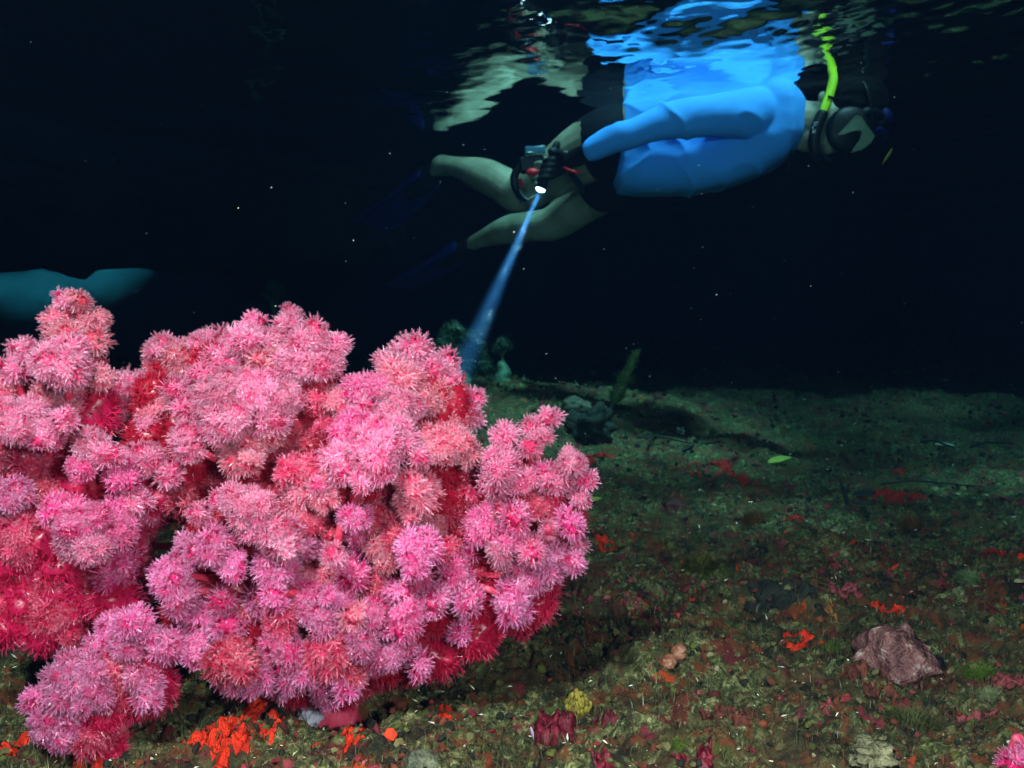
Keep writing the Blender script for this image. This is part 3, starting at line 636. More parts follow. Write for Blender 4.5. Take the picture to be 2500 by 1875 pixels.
chrome = mat('silver_metal', (0.55,0.65,0.72), 0.25, 0.5); chrome.node_tree.nodes['Principled BSDF'].inputs['Metallic'].default_value = 0.8
whitem = mat('white_print', (0.8,0.82,0.85), 0.5)

def sh_(px):
    # the body lies at an angle: feet farther from the camera than the head
    return 0.0 if px > 1940 else (0.00060*(1940-px) if px > 1500 else 0.264+0.00125*(1500-px))
def PD(px, py, d): return P(px, py, d+sh_(px))
def dtube(V, T, pr, sides=12, n=5, flat=None):
    q = []
    for p, r_ in pr:
        dd_ = p.y; px = 1250+p.x/dd_*F; q.append((p, r_*dd_/(dd_-sh_(px)) if px < 1940 else r_))
    stube(V, T, q, sides, n, flat)
diver = empty('person', PD(1700, 350, 3.05), label='snorkeller in a blue long-sleeved shirt floating face down, holding a torch', category='person')
X_ = Vector((1,0,0)); Y_ = Vector((0,1,0)); Z_ = Vector((0,0,1))
def torso(V, T, secs, d, hw, grow=1.0):
    base = len(V); n = 26
    for (x, yt, yb, w) in secs:
        a = PD(x, yt, d); b_ = PD(x, yb, d); c_ = (a+b_)/2; h = (a-b_).length/2*grow
        for k in range(n):
            th = math.tau*k/n; cx = math.copysign(abs(math.cos(th))**0.62, math.cos(th)); sx = math.copysign(abs(math.sin(th))**0.62, math.sin(th))
            V.append(c_+Y_*(-cx*w*grow)+Z_*sx*h)
    m = len(secs)
    for i in range(m-1):
        for k in range(n):
            a = base+i*n+k; b_ = base+i*n+(k+1)%n; T += [(a,b_,b_+n),(a,b_+n,a+n)]
    for i, s in ((0,-1),(m-1,1)):
        c_ = len(V); V.append(sum((V[base+i*n+k] for k in range(n)), Vector())/n)
        for k in range(n):
            a = base+i*n+k; b_ = base+i*n+(k+1)%n; T.append((c_,b_,a) if s < 0 else (c_,a,b_))
SEC = [(1502,285,440,0.13),(1512,262,468,0.155),(1560,243,475,0.165),(1640,232,477,0.165),(1720,222,470,0.17),(1790,214,450,0.18),(1850,210,426,0.19),(1895,216,402,0.18),(1925,232,378,0.13),(1948,250,356,0.08)]
DT = 3.06
def arm_near(g=0.0): return [(PD(1868,282,2.97),0.066+g),(PD(1838,274,2.91),0.066+g),(PD(1748,279,2.84),0.059+g),(PD(1639,292,2.80),0.044+g),(PD(1524,330,2.77),0.031+g),(PD(1450,363,2.75),0.0245+g)]
def arm_far(g=0.0): return [(PD(1868,300,3.22),0.062+g),(PD(1780,330,3.28),0.055+g),(PD(1640,350,3.20),0.045+g),(PD(1500,360,3.05),0.035+g),(PD(1395,374,2.93),0.028+g)]
# head frame
hu = (PD(2176,240,3.0)-PD(1990,312,3.0)).normalized()      # towards the crown
hf = Vector((0.36,0,-0.93)); hf = (hf-hu*hf.dot(hu)).normalized()   # face direction
hc = PD(2078,278,3.0); hs = hu.cross(hf).normalized()
def HP(u, f, s): return hc+hu*u+hf*f+hs*s            # head space
NEAR = -1 if (hs.y > 0) else 1                       # sign of s that faces the camera
def finger(V, T, p, r): dtube(V, T, [(q, r_) for q, r_ in zip(p, r)], 8, 4)
# torch axis
TA = PD(1356,362,2.73); TB = PD(1320,461,2.68); tdir = (TB-TA).normalized()
def near_hand(V, T, g=0.0):
    wr = PD(1452,362,2.75); pc = PD(1392,392,2.745)
    dtube(V, T, [(wr,0.021+g),(PD(1425,376,2.75),0.022+g),(pc,0.030+g),(PD(1368,402,2.745),0.026+g)], 12, 4, flat=0.72)
    side = tdir.cross(Y_).normalized()
    for k in range(4):
        b_ = TA.lerp(TB, 0.30+0.14*k); off = 0.019+g*0.5; r_ = 0.0085-0.0006*k+g
        st_ = PD(1376,394+7*k,2.75)
        pts = [st_, b_+Vector((0.020,-0.016,0.0)), b_+Vector((0.004,-0.024,-0.003)), b_+Vector((-0.016,-0.016,-0.006)), b_+Vector((-0.020,0.003,-0.008))]
        finger(V, T, pts, [r_*1.15, r_*1.1, r_, r_*0.95, r_*0.85])
    finger(V, T, [PD(1392,380,2.735), PD(1375,376,2.71), TA.lerp(TB,0.16)+Vector((0.008,-0.020,0)), TA.lerp(TB,0.10)+Vector((-0.010,-0.016,0))], [0.013+g,0.0105+g,0.0095+g,0.0085+g])
def far_hand(V, T, g=0.0):
    dtube(V, T, [(PD(1395,374,2.93),0.024+g),(PD(1360,392,2.89),0.026+g),(PD(1335,412,2.86),0.028+g)], 12, 4, flat=0.7)
    ys = [(1310,398),(1303,414),(1306,432),(1313,447)]
    for k, (ex, ey) in enumerate(ys):
        finger(V, T, [PD(1336,400+9*k,2.86), PD(1326,400+11*k,2.825), PD(ex+8,ey,2.795), PD(ex-4,ey+2,2.79)], [0.0095+g,0.0088+g,0.008+g,0.0072+g])
    finger(V, T, [PD(1345,396,2.87), PD(1330,388,2.84), PD(1312,386,2.82)], [0.012+g,0.0095+g,0.008+g])
V, T = [], []
torso(V, T, SEC, DT, 0.16, 0.94)
dtube(V, T, [(PD(1915,300,3.03),0.078),(PD(1950,300,3.02),0.070),(PD(1990,300,3.01),0.066),(PD(2030,296,3.0),0.068)], 18, 4)
# skull, jaw, chin, nose
ell(V, T, HP(0.012,-0.012,0), hu*0.098, hf*0.098, hs*0.078, 24, 16)
ell(V, T, HP(-0.060,0.030,0), hu*0.062, hf*0.062, hs*0.060, 20, 12)
ell(V, T, HP(-0.100,0.062,0), hu*0.026, hf*0.030, hs*0.032, 16, 10)
dtube(V, T, [(PD(1965,335,3.0),0.045),(HP(-0.09,0.045,0),0.040)], 14, 3)
dtube(V, T, [(HP(0.005,0.090,0),0.010),(HP(-0.028,0.106,0),0.014)], 10, 3)
for sg in (-1,1):
    dtube(V, T, [(HP(-0.075,0.086,0),0.011),(HP(-0.072,0.082,0.018*sg),0.009)], 8, 3)          # lips
    c_ = PD(1990,254,3.0) if sg == NEAR else PD(1996,250,3.0)
    e0 = c_+hs*(0.074*sg)
    ell(V, T, e0, hu*0.017+hf*(-0.004), hf*0.020, hs*0.009, 12, 8)
# legs
dtube(V, T, [(PD(1530,340,3.04),0.105),(PD(1478,350,3.02),0.100),(PD(1420,378,3.01),0.092),(PD(1345,428,2.99),0.072),(PD(1268,472,2.98),0.058),(PD(1228,450,3.0),0.054),(PD(1175,426,3.03),0.051),(PD(1112,407,3.06),0.031),(PD(1078,404,3.08),0.034)], 20, 6)
dtube(V, T, [(PD(1540,400,3.20),0.100),(PD(1490,438,3.24),0.092),(PD(1420,496,3.28),0.072),(PD(1352,544,3.30),0.058),(PD(1300,552,3.30),0.050),(PD(1240,561,3.32),0.048),(PD(1178,583,3.34),0.029),(PD(1158,592,3.35),0.026)], 20, 6)
# feet, inside the fin pockets
dtube(V, T, [(PD(1078,404,3.08),0.033),(PD(1050,432,3.12),0.030),(PD(1020,462,3.15),0.022)], 12, 4, flat=0.7)
dtube(V, T, [(PD(1158,592,3.35),0.028),(PD(1135,606,3.38),0.028),(PD(1105,622,3.40),0.02)], 12, 4, flat=0.7)
dtube(V, T, arm_near(-0.006), 16, 5); dtube(V, T, arm_far(-0.006), 14, 5)
near_hand(V, T, -0.0015); far_hand(V, T)
body = build('body', V, T, skin, diver); remesh(body, 0.0042, 5)
# shirt
V, T = [], []; torso(V, T, SEC, DT, 0.17, 1.0); dtube(V, T, arm_near(0.003), 22, 6); dtube(V, T, arm_far(0.002), 16, 5)
shirt = build('shirt', V, T, shirtm, diver); remesh(shirt, 0.006, 8)
def folds(c):
    w = np.clip((c[:,0]-0.2)/0.3, 0, 1)
    f = 0.012*noise3(c[:,0]*4+c[:,2]*5, c[:,1]*4, c[:,2]*3-c[:,0]*4, 21)+0.009*(1-np.abs(noise3(c[:,0]*8+c[:,2]*9, c[:,1]*4, c[:,2]*6-c[:,0]*3, 22)))**5
    return f+0.0008*noise3(c[:,0]*30, c[:,1]*26, c[:,2]*30, 23)
displace(shirt, folds)
# shorts
V, T = [], []
dtube(V, T, [(PD(1535,345,3.05),0.118),(PD(1500,350,3.04),0.119),(PD(1474,354,3.03),0.113)], 20, 4)
dtube(V, T, [(PD(1545,395,3.18),0.114),(PD(1505,428,3.22),0.109),(PD(1484,444,3.24),0.105)], 20, 4)
ell(V, T, PD(1535,360,3.12), X_*0.07, Y_*0.17, Z_*0.125, 20, 12)
sh = build('shorts', V, T, navy, diver); remesh(sh, 0.007, 5)
# hair
V, T = [], []
ell(V, T, HP(0.020,-0.022,0), hu*0.104, hf*0.100, hs*0.084, 24, 16); ell(V, T, PD(1995,222,3.02), X_*0.075, Y_*0.06, Z_*0.028, 16, 10)
ell(V, T, PD(1965,232,3.04), X_*0.05, Y_*0.05, Z_*0.018, 14, 8)
hr = build('hair', V, T, hairm, diver); remesh(hr, 0.006, 4); displace(hr, lambda c: 0.004*noise3(c[:,0]*30+c[:,2]*20, c[:,1]*60, c[:,2]*70, 7))
# glove and cuff on the near hand
V, T = [], []; near_hand(V, T, 0.0022); dtube(V, T, [(PD(1462,358,2.75),0.0235),(PD(1446,366,2.75),0.0295),(PD(1430,373,2.75),0.0275),(PD(1405,386,2.745),0.027)], 14, 4)
gl_ = build('glove', V, T, black, diver); remesh(gl_, 0.0035, 3)
# neck cord
V, T = [], []
cc = [PD(1922+11,250,2.955),PD(1936,300,2.935),PD(1934,356,2.955),PD(1927,395,2.97),PD(1922,432,2.98)]
dtube(V, T, [(p, 0.0028) for p in cc], 6, 6); build('neck_cord', V, T, black, diver)
# mask
V, T = [], []
def maskring(s0): return [(HP(0.062,0.050,s0),0.020),(HP(0.050,0.085,s0*0.9),0.020),(HP(0.01,0.108,s0*0.7),0.016)]
n = 20
def HPn(u, f, s): return HP(u, f, s*NEAR)
ring = []
for k in range(n):
    a = math.tau*k/n; s_ = math.cos(a)*0.078; u_ = 0.012+math.sin(a)*0.056; f_ = 0.074-0.9*(s_*s_)/0.078*0.75
    ring.append((HP(u_, f_, s_), 0.017))
ring.append(ring[0]); ring.append(ring[1]); dtube(V, T, ring, 10, 3)
ell(V, T, HP(0.006,0.058,0), hu*0.064, hf*0.052, hs*0.081, 24, 16); ell(V, T, HP(0.055,0.060,0), hu*0.040, hf*0.040, hs*0.070, 20, 12)
ell(V, T, HP(-0.035,0.108,0), hu*0.026, hf*0.030, hs*0.024, 14, 10)
ell(V, T, P(2074,318,2.928), X_*0.070+Z_*0.012, Z_*0.070-X_*0.01, Y_*0.026, 26, 14)
mk0 = build('mask', V, T, black, diver); 
V, T = [], []
ring = []
for k in range(n):
    a = math.tau*k/n; s_ = math.cos(a)*0.066; u_ = 0.020+math.sin(a)*0.050; f_ = 0.108-0.5*(s_*s_)/0.07
    ring.append((HP(u_, f_, s_), 0.009))
ring.append(ring[0]); ring.append(ring[1]); dtube(V, T, ring, 8, 3); ell(V, T, HPn(0.072,0.050,0.040), hu*0.026, hf*0.030, hs*0.030, 14, 10); adopt2 = build('mask_frame', V, T, mat('mask_blue_frame', (0.003,0.004,0.10), 0.6, 0.2), mk0)
adopt2.matrix_parent_inverse = Matrix.Identity(4)
# side window with the notch of the nose pocket
poly = [(2046,330),(2060,312),(2078,294),(2093,279),(2104,284),(2113,300),(2126,316),(2137,332),(2128,348),(2106,366),(2080,372),(2090,356),(2101,340),(2104,325),(2098,318),(2078,322),(2060,329)]
bm = bmesh.new(); dd = 2.894
fv = [bm.verts.new(PD(a, b_, dd+0.00006*((a-2085)**2)*0.12)) for a, b_ in poly]; fc = bm.faces.new(fv)
ex = bmesh.ops.extrude_face_region(bm, geom=[fc]); bmesh.ops.translate(bm, vec=(0,0.02,0), verts=[g for g in ex['geom'] if isinstance(g, bmesh.types.BMVert)])
bmesh.ops.recalc_face_normals(bm, faces=bm.faces[:]); bmesh.ops.bevel(bm, geom=bm.edges[:], offset=0.002, segments=2, affect='EDGES'); me = bpy.data.meshes.new('window'); bmesh.ops.triangulate(bm, faces=bm.faces[:]); bm.to_mesh(me); bm.free(); me.materials.append(lensm)
wn = link('window', me); wn.parent = mk0
V, T = [], []; dtube(V, T, [(HPn(0.02,0.055,0.080),0.009),(HPn(0.03,0.0,0.087),0.010),(HPn(0.04,-0.06,0.07),0.010),(HPn(0.045,-0.105,0.0),0.009)], 8, 5, flat=0.5); so = build('strap', V, T, black, mk0); so.matrix_parent_inverse = Matrix.Identity(4)
# snorkel
V, T = [], []
yl = [(PD(2007,281,2.885),0.0135),(PD(2016,258,2.885),0.0135),(PD(2026,230,2.89),0.0135),(PD(2033,203,2.895),0.0135),(PD(2034,186,2.90),0.013),(PD(2030,150,2.91),0.013),(PD(2018,118,2.92),0.013)]
dtube(V, T, yl, 14, 5); sk = build('snorkel_tube', V, T, yel); snk = empty('snorkel', PD(2010,300,2.885), label='snorkel with bright yellow upper tube and black lower bend at the snorkeller\'s cheek', category='snorkel'); adopt(sk, snk)
V, T = [], []
dtube(V, T, [(PD(2008,278,2.885),0.0165),(PD(1998,300,2.882),0.017),(PD(1990,325,2.88),0.0175),(PD(1987,352,2.882),0.0175),(PD(1995,378,2.89),0.017),(PD(2012,394,2.92),0.015),(PD(2026,392,2.97),0.013)], 14, 6)
build('snorkel_bend', V, T, black, snk)
V, T = [], []
for (a, b_, c2, d_) in ((1988,298,1987,303),(1991,298,1990.5,301),(1996,297,1995.5,301),(1987,307,1995,304.5),(1985,310,1984,312),(1984,312,1986,314),(1992,316,1988,320),(1984,317.5,1985.5,316.8),(1984.5,321,1983,326),(1985,322,1991,323.5)):
    dtube(V, T, [(PD(a,b_,2.8625+0.0001*(abs(a-1990)**2)*0.2),0.00075),(PD(c2,d_,2.8625+0.0001*(abs(c2-1990)**2)*0.2),0.00075)], 5, 2)
build('lettering', V, T, whitem, snk)
V, T = [], []; dtube(V, T, [(PD(2024,236,2.872),0.004),(PD(2035,240,2.880),0.004),(PD(2048,243,2.91),0.004)], 6, 3); build('keeper_clip', V, T, black, snk)
# fins
def fin(label, a, b_, c_, w0, w1, nrm):
    root = empty('swim_fin', a, label=label, category='fin', group='fins on the snorkeller\'s feet')
    V, T = [], []; pts = catmull([a, b_, c_], 12); m = len(pts)
    for i, p in enumerate(pts):
        t = i/(m-1); d = (pts[min(i+1,m-1)]-pts[max(i-1,0)]).normalized(); s_ = d.cross(nrm).normalized(); up = s_.cross(d)
        w = w0+(w1-w0)*min(1, t*1.4); th = 0.010*(1-t)+0.0025
        prof = [(-1,0.5),(-0.93,2.2),(-0.86,0.6),(-0.3,0.4),(0,0.9),(0.3,0.4),(0.86,0.6),(0.93,2.2),(1,0.5)]
        for q, hh in prof: V.append(p+s_*w*q*(1-0.12*t*abs(q)**4)+up*th*hh)
        for q, hh in reversed(prof): V.append(p+s_*w*q-up*th*hh)
    n = 18
    for i in range(m-1):
        for k in range(n): q = i*n+k; r_ = i*n+(k+1)%n; T += [(q,r_,r_+n),(q,r_+n,q+n)]
    for i in (0, m-1):
        c0 = len(V); V.append(pts[i]); 
        for k in range(n): T.append((c0, i*n+k, i*n+(k+1)%n) if i else (c0, i*n+(k+1)%n, i*n+k))
    build('blade', V, T, finm, root)
    V, T = [], []; d = (b_-a).normalized()
    dtube(V, T, [(a-d*0.035,0.040),(a,0.045),(a+d*0.08,0.040),(a+d*0.14,0.028)], 14, 4, flat=0.8); build('foot_pocket', V, T, black, root)
fin('dark blue fin on the nearer, upper foot', PD(1050,432,3.12), PD(975,500,3.2), PD(900,556,3.3), 0.05, 0.085, Vector((0.6,-0.55,0.6)))
fin('dark blue fin on the farther, lower foot', PD(1135,606,3.38), PD(1050,660,3.45), PD(965,700,3.5), 0.05, 0.085, Vector((0.4,-0.3,0.85)))

# torch
tor = empty('dive_torch', TA, label='black dive torch in the gloved hand, its round lens shining white downwards', category='torch')
V, T = [], []; tube(V, T, [TA, TA.lerp(TB,0.2), TA.lerp(TB,0.62), TA.lerp(TB,0.72), TB], [0.013,0.0135,0.0135,0.0165,0.0168], 18, cap=False); build('barrel', V, T, black, tor)
V, T = [], []; dtube(V, T, [(TA-tdir*0.004,0.012),(TA-tdir*0.014,0.010)], 14, 2); build('tail_cap', V, T, black, tor)
lm = mat('lit_lens', (1,1,1)); lb_ = lm.node_tree.nodes['Principled BSDF']; lb_.inputs['Emission Color'].default_value = (0.85,0.93,1,1); lb_.inputs['Emission Strength'].default_value = 5
V, T = [], []; q = tdir.to_track_quat('Z','Y').to_matrix(); ell(V, T, TB, q@Vector((0.0158,0,0)), q@Vector((0,0.0158,0)), q@Vector((0,0,0.011)), 20, 12); build('lens', V, T, lm, tor)
V, T = [], []; dtube(V, T, [(PD(1362,396,2.715),0.0042),(PD(1374,406,2.712),0.0042),(PD(1388,414,2.712),0.0042),(PD(1404,420,2.72),0.0042),(PD(1418,421,2.745),0.0040)], 8, 5); build('red_lanyard', V, T, redm, tor)
V, T = [], []; dtube(V, T, [(PD(1396,425,2.76),0.012),(PD(1410,445,2.765),0.015),(PD(1424,468,2.77),0.012)], 10, 4, flat=0.5); build('strap_end', V, T, black, tor)
LP = TB+tdir*0.018
tl = light('torch_light', 'AREA', LP, 5.0, (0.92,0.93,1.0)); tl.data.shape = 'DISK'; tl.data.size = 0.016; tl.data.spread = R(8.5)
bdir = (P(1085,1000,LP.y-0.16)-LP).normalized(); tl.rotation_euler = bdir.to_track_quat('-Z','Y').to_euler()
# camera rig in the far hand
rig = empty('underwater_camera', PD(1300,400,2.80), label='black and red underwater camera housing in the snorkeller\'s far hand', category='camera')
V, T = [], []; hull_box(V, T, PD(1298,402,2.80), X_*0.040+Z_*0.004, Y_*0.024, Z_*0.026-X_*0.003, 0.3); build('housing', V, T, black, rig)
V, T = [], []; hull_box(V, T, PD(1306,368,2.80), X_*0.034+Z_*0.002, Y_*0.020, Z_*0.013, 0.25); build('top_plate', V, T, mat('blue_glass', (0.05,0.13,0.20), 0.15, 0.6), rig)
V, T = [], []; dtube(V, T, [(PD(1292,378,2.775),0.0016),(PD(1331,374,2.775),0.0016)], 6, 2)
for xx in (1298,1308,1322): dtube(V, T, [(PD(xx,358,2.778),0.0008),(PD(xx+1,370,2.778),0.0008)], 5, 2)
build('metal_trim', V, T, chrome, rig)
V, T = [], []; ell(V, T, PD(1303,421,2.79), X_*0.026, Y_*0.02, Z_*0.015, 16, 10); build('red_cover', V, T, redm, rig)
V, T = [], []; dtube(V, T, [(PD(1270,438,2.78),0.0045),(PD(1272,448,2.778),0.006),(PD(1277,455,2.778),0.004)], 8, 3); build('red_button', V, T, redm, rig)
V, T = [], []; dtube(V, T, [(PD(1268,408,2.79),0.010),(PD(1256,430,2.785),0.012),(PD(1258,455,2.785),0.012),(PD(1268,475,2.785),0.010),(PD(1283,487,2.785),0.006)], 10, 5); build('tray_grip', V, T, black, rig)
V, T = [], []; dtube(V, T, [(PD(1268,462,2.775),0.0018),(PD(1275,475,2.775),0.0018),(PD(1288,486,2.775),0.0018),(PD(1305,478,2.78),0.0018)], 6, 4); build('clear_cord', V, T, mat('clear_line', (0.3,0.35,0.4), 0.2), rig)

# floating scraps at the surface
def scrap(name, pts, r, m, flat, **kw):
    V, T = [], []; stube(V, T, [(p, q) for p, q in zip(pts, r)], 10, 5, flat=flat); return build(name, V, T, m, smooth=True, **kw)
scrap('leaf', [P(2154,400,2.8),P(2164,386,2.8),P(2174,372,2.8),P(2178,362,2.8)], [0.002,0.006,0.006,0.002], mottled('yellow_leaf', (0.30,0.24,0.02), (0.5,0.42,0.05), 60), 0.25, label='thin yellow leaf scrap drifting just right of the mask', category='leaf')

# ------------------------------------------------------------------ growth and debris on the seabed
def blob(name, m, p, size, seed, amp=0.35, freq=2.2, squash=0.6, label='', cat='', lobes=0, group=None, lift=0.2, sink=0.0, stretch=(1,1)):
    r = np.random.default_rng(seed); Vs, Ts = [], []; off = 0
    cs = [(np.zeros(3), 1.0)] if not lobes else [(np.r_[r.uniform(-1,1,2), r.uniform(-0.1,0.25)]*np.array([1,1,1]), r.uniform(0.14,0.42)) for _ in range(int(lobes*2.2))]
    bm = bmesh.new(); bmesh.ops.create_icosphere(bm, subdivisions=4 if not lobes else 3, radius=1.0); BV = np.array([v.co[:] for v in bm.verts]); BT = np.array([[v.index for v in f.verts] for f in bm.faces]); bm.free()
    for c_, rad in cs:
        d = 1+amp*noise3(BV[:,0]*freq+seed, BV[:,1]*freq+c_[0]*9, BV[:,2]*freq, seed)+amp*0.45*noise3(BV[:,0]*freq*3+seed, BV[:,1]*freq*3, BV[:,2]*freq*3+c_[1]*7, seed+1)+amp*0.2*noise3(BV[:,0]*freq*8, BV[:,1]*freq*8, BV[:,2]*freq*8, seed+2)
        V = BV*d[:,None]*rad+c_; V[:,2] *= squash; V[:,0] *= stretch[0]; V[:,1] *= stretch[1]; Vs.append(V*size); Ts.append(BT+off); off += len(BV)
    V = np.vstack(Vs); 
    if lobes:   # drape on the ground
        V[:,2] += height(V[:,0]+p.x, V[:,1]+p.y)-hz(p.x, p.y)
    o = link(name, mesh_np(name, V, np.vstack(Ts), m, smooth=True), label=label, category=cat); o.location = p+Vector((0,0,size*squash*lift-sink))
    if group: o['group'] = group
    return o
spo = mottled('orange_sponge', (0.50,0.012,0.003), (0.80,0.035,0.005), 130, 0.6, 0.9, 0.004, c3=(0.85,0.09,0.02))
spr_ = mottled('red_sponge', (0.30,0.006,0.004), (0.55,0.02,0.01), 110, 0.6, 0.9, 0.004)
spb = mottled('brown_orange_sponge', (0.14,0.045,0.01), (0.32,0.12,0.03), 50, 0.7, 0.5, 0.003)
pinkr = mottled('pink_crusted_rock', (0.06,0.018,0.020), (0.24,0.10,0.09), 60, 0.6, 1.0, 0.006, c3=(0.50,0.38,0.33))
SP = [  # px, py, size px, material, lobes, label, category-name
 (553,1772,60,spo,9,'largest bright orange sponge patch, under the central corals at the bottom'),
 (655,1756,30,spo,6,'orange sponge wedge right of the largest orange patch'),
 (560,1845,38,spo,7,'orange sponge around dark discs at the bottom edge'),
 (233,1852,38,spo,6,'orange sponge below the mauve coral, beside a yellow strand'),
 (45,1825,42,spo,6,'long orange sponge streak in the bottom left corner'),
 (865,1800,28,spo,6,'small orange sponge ringed by dark rubble, right of the white chip'),
 (1075,1812,20,spo,4,'little orange sponge dot near the blue-white shell'),
 (1090,1740,18,spo,4,'small orange sponge speck below the coral\'s right edge'),
 (1958,1565,32,spo,8,'bright orange sponge clump left of the pink rock'),
 (2170,1488,24,spo,5,'orange sponge streak above the pink rock'),
 (2235,1496,24,spo,5,'orange sponge streak further right above the pink rock'),
 (2222,1522,16,spo,3,'orange sponge drop touching the top of the pink rock'),
 (2023,1491,18,spb,4,'dull orange sponge dab between the dark mound and the streaks'),
 (1846,1582,16,spb,4,'dull orange smear left of the bright clump'),
 (1814,1390,16,spo,3,'tiny bright orange sponge in the middle ground'),
 (1741,1150,38,spr_,7,'largest red sponge patch in the middle distance'),
 (1832,1174,30,spr_,6,'red sponge patch right of the largest middle one'),
 (1644,1203,22,spr_,5,'red sponge spot on a dark stone left of the twigs'),
 (1582,1138,18,spr_,4,'small red sponge nearest the rubble beside the right coral'),
 (1691,1153,14,spr_,3,'tiny red sponge touching the largest middle patch'),
 (2187,1214,42,spr_,6,'red sponge streak right of the dark leaf'),
 (1732,1300,20,spr_,4,'slanted red sponge streak below the brown tuft'),
 (1940,1264,22,spr_,5,'red sponge pair left of the brown upright sponge'),
 (2152,1088,20,spr_,4,'far red sponge near the right-hand twigs'),
 (2195,1155,20,spr_,4,'far dim red sponge right of the far twigs'),
 (1464,1111,36,spr_,6,'dull red sponge band just right of the pink coral tips'),
 (2187,1393,16,spo,4,'orange sponge knob right of centre in the rubble'),
 (2420,1347,20,spr_,4,'red sponge near the right edge, upper one'),
 (2490,1362,24,spo,4,'orange sponge cut by the right edge'),
 (1480,1335,22,spo,4,'orange sponge smear right of the small coral colony'),
]
for k, (px, py, s, m, lb2, lab) in enumerate(SP):
    p = G(px, py); d = (p-Vector((0,0,CAMZ))).length; size = s*d/F
    blob('sponge', m, p, size, 300+k, 0.35, 2.5, 0.34, lab, 'sponge', lobes=lb2, lift=0.3, group='orange and red sponges encrusting the rubble', stretch=(1.0,1.6))
def at(px, py, s): p = G(px, py); return p, s*(p-Vector((0,0,CAMZ))).length/F
p, s = at(2187,1630,88); blob('rock', pinkr, p-Vector((0,0,0.006)), s, 41, 0.42, 2.0, 0.85, 'pink crusted rock with a pale ridge, largest stone at the right', 'rock', lift=0.35, stretch=(0.8,0.9))
darkrock = mottled('dark_mossy_rock', (0.006,0.007,0.006), (0.022,0.024,0.016), 30, 0.9, 0.8, 0.006)
p, s = at(1885,1445,62); blob('rock', darkrock, p, s, 43, 0.4, 2.4, 0.35, 'low blackish mound in the rubble above the orange clump', 'rock', lobes=9)
p, s = at(1645,1240,30); blob('rock', mottled('maroon_stone', (0.05,0.012,0.012),(0.10,0.03,0.03),30), p, s, 44, 0.25, 2.0, 0.6, 'dark maroon stone under a red sponge spot', 'rock')
p, s = at(1440,1075,48); blob('rock', darkrock, p, s, 45, 0.6, 2.6, 1.0, 'dark craggy rock behind the right coral colony', 'rock', lift=0.6)
p, s = at(1405,1040,34); blob('rock', mottled('olive_stone', (0.03,0.03,0.018),(0.08,0.075,0.045),30), p, s, 46, 0.3, 2.0, 0.8, 'olive stone leaning on the dark craggy rock', 'rock', lift=1.6)
p, s = at(755,1768,30); blob('rock', mottled('lilac_stone', (0.30,0.26,0.34),(0.45,0.42,0.50),60), p, s, 47, 0.35, 2.6, 0.8, 'pale lilac stone under the central coral', 'rock', lift=0.6)
p, s = at(815,1762,15); blob('rock', mottled('grey_lilac_stone', (0.20,0.18,0.24),(0.30,0.28,0.34),60), p, s, 48, 0.3, 2.0, 0.8, 'small grey lilac stone right of the pale lilac one', 'rock')
p, s = at(1030,1868,42); blob('rock', mottled('grey_green_stone', (0.05,0.06,0.04),(0.16,0.17,0.10),60,0.9,1.0,0.006), p, s, 49, 0.3, 2.2, 0.6, 'grey green stone at the bottom edge left of the shell', 'rock')
p, s = at(2130,1850,46); blob('rock', mottled('pale_green_stone', (0.06,0.06,0.03),(0.26,0.24,0.13),60,0.9,1.0,0.006), p, s, 50, 0.45, 2.8, 0.6, 'pale yellowish knobbly stone at the bottom right', 'rock')
p, s = at(1410,1745,50)
# knobbly yellow coral
V, T = [], []; rk = random.Random(3)
for k in range(110):
    a = rk.uniform(0, 6.28); rr2 = math.sqrt(rk.random())*0.8; c_ = p+Vector((math.cos(a)*rr2*s*0.75, math.sin(a)*rr2*s*0.8, s*(1.0-rr2*rr2*0.9)*rk.uniform(0.7,1.1)))
    q = s*rk.uniform(0.07,0.12); ell(V, T, c_, X_*q, Y_*q, Z_*q*1.5, 7, 5)
ell(V, T, p+Vector((0,0,s*0.3)), X_*s*0.5, Y_*s*0.5, Z_*s*0.55)
build('knobbly_coral', V, T, mottled('mustard_coral', (0.13,0.095,0.012),(0.30,0.235,0.03), 90), label='mustard yellow knobbly coral beside a crimson crust, bottom centre', category='coral')
p, s = at(1350,1790,52); crim = mottled('crimson_crust', (0.05,0.003,0.006),(0.18,0.012,0.024), 110, 0.5, 0.5, 0.003); blob('crust_algae', crim, p, s, 60, 0.35, 2.5, 0.5, 'crimson bumpy crust below left of the mustard coral', 'algae', lobes=12, lift=0.3, stretch=(0.8,1.6))
p, s = at(1372,1690,28); blob('crust_algae', crim, p, s, 61, 0.35, 2.5, 0.5, 'crimson crust just above the mustard coral', 'algae', lobes=7)
p, s = at(1470,1770,30); blob('crust_algae', mottled('dark_maroon_crust', (0.05,0.003,0.008),(0.10,0.01,0.015), 60), p, s, 62, 0.3, 2.5, 0.6, 'dark maroon lump at the right of the mustard coral', 'algae', lobes=5)
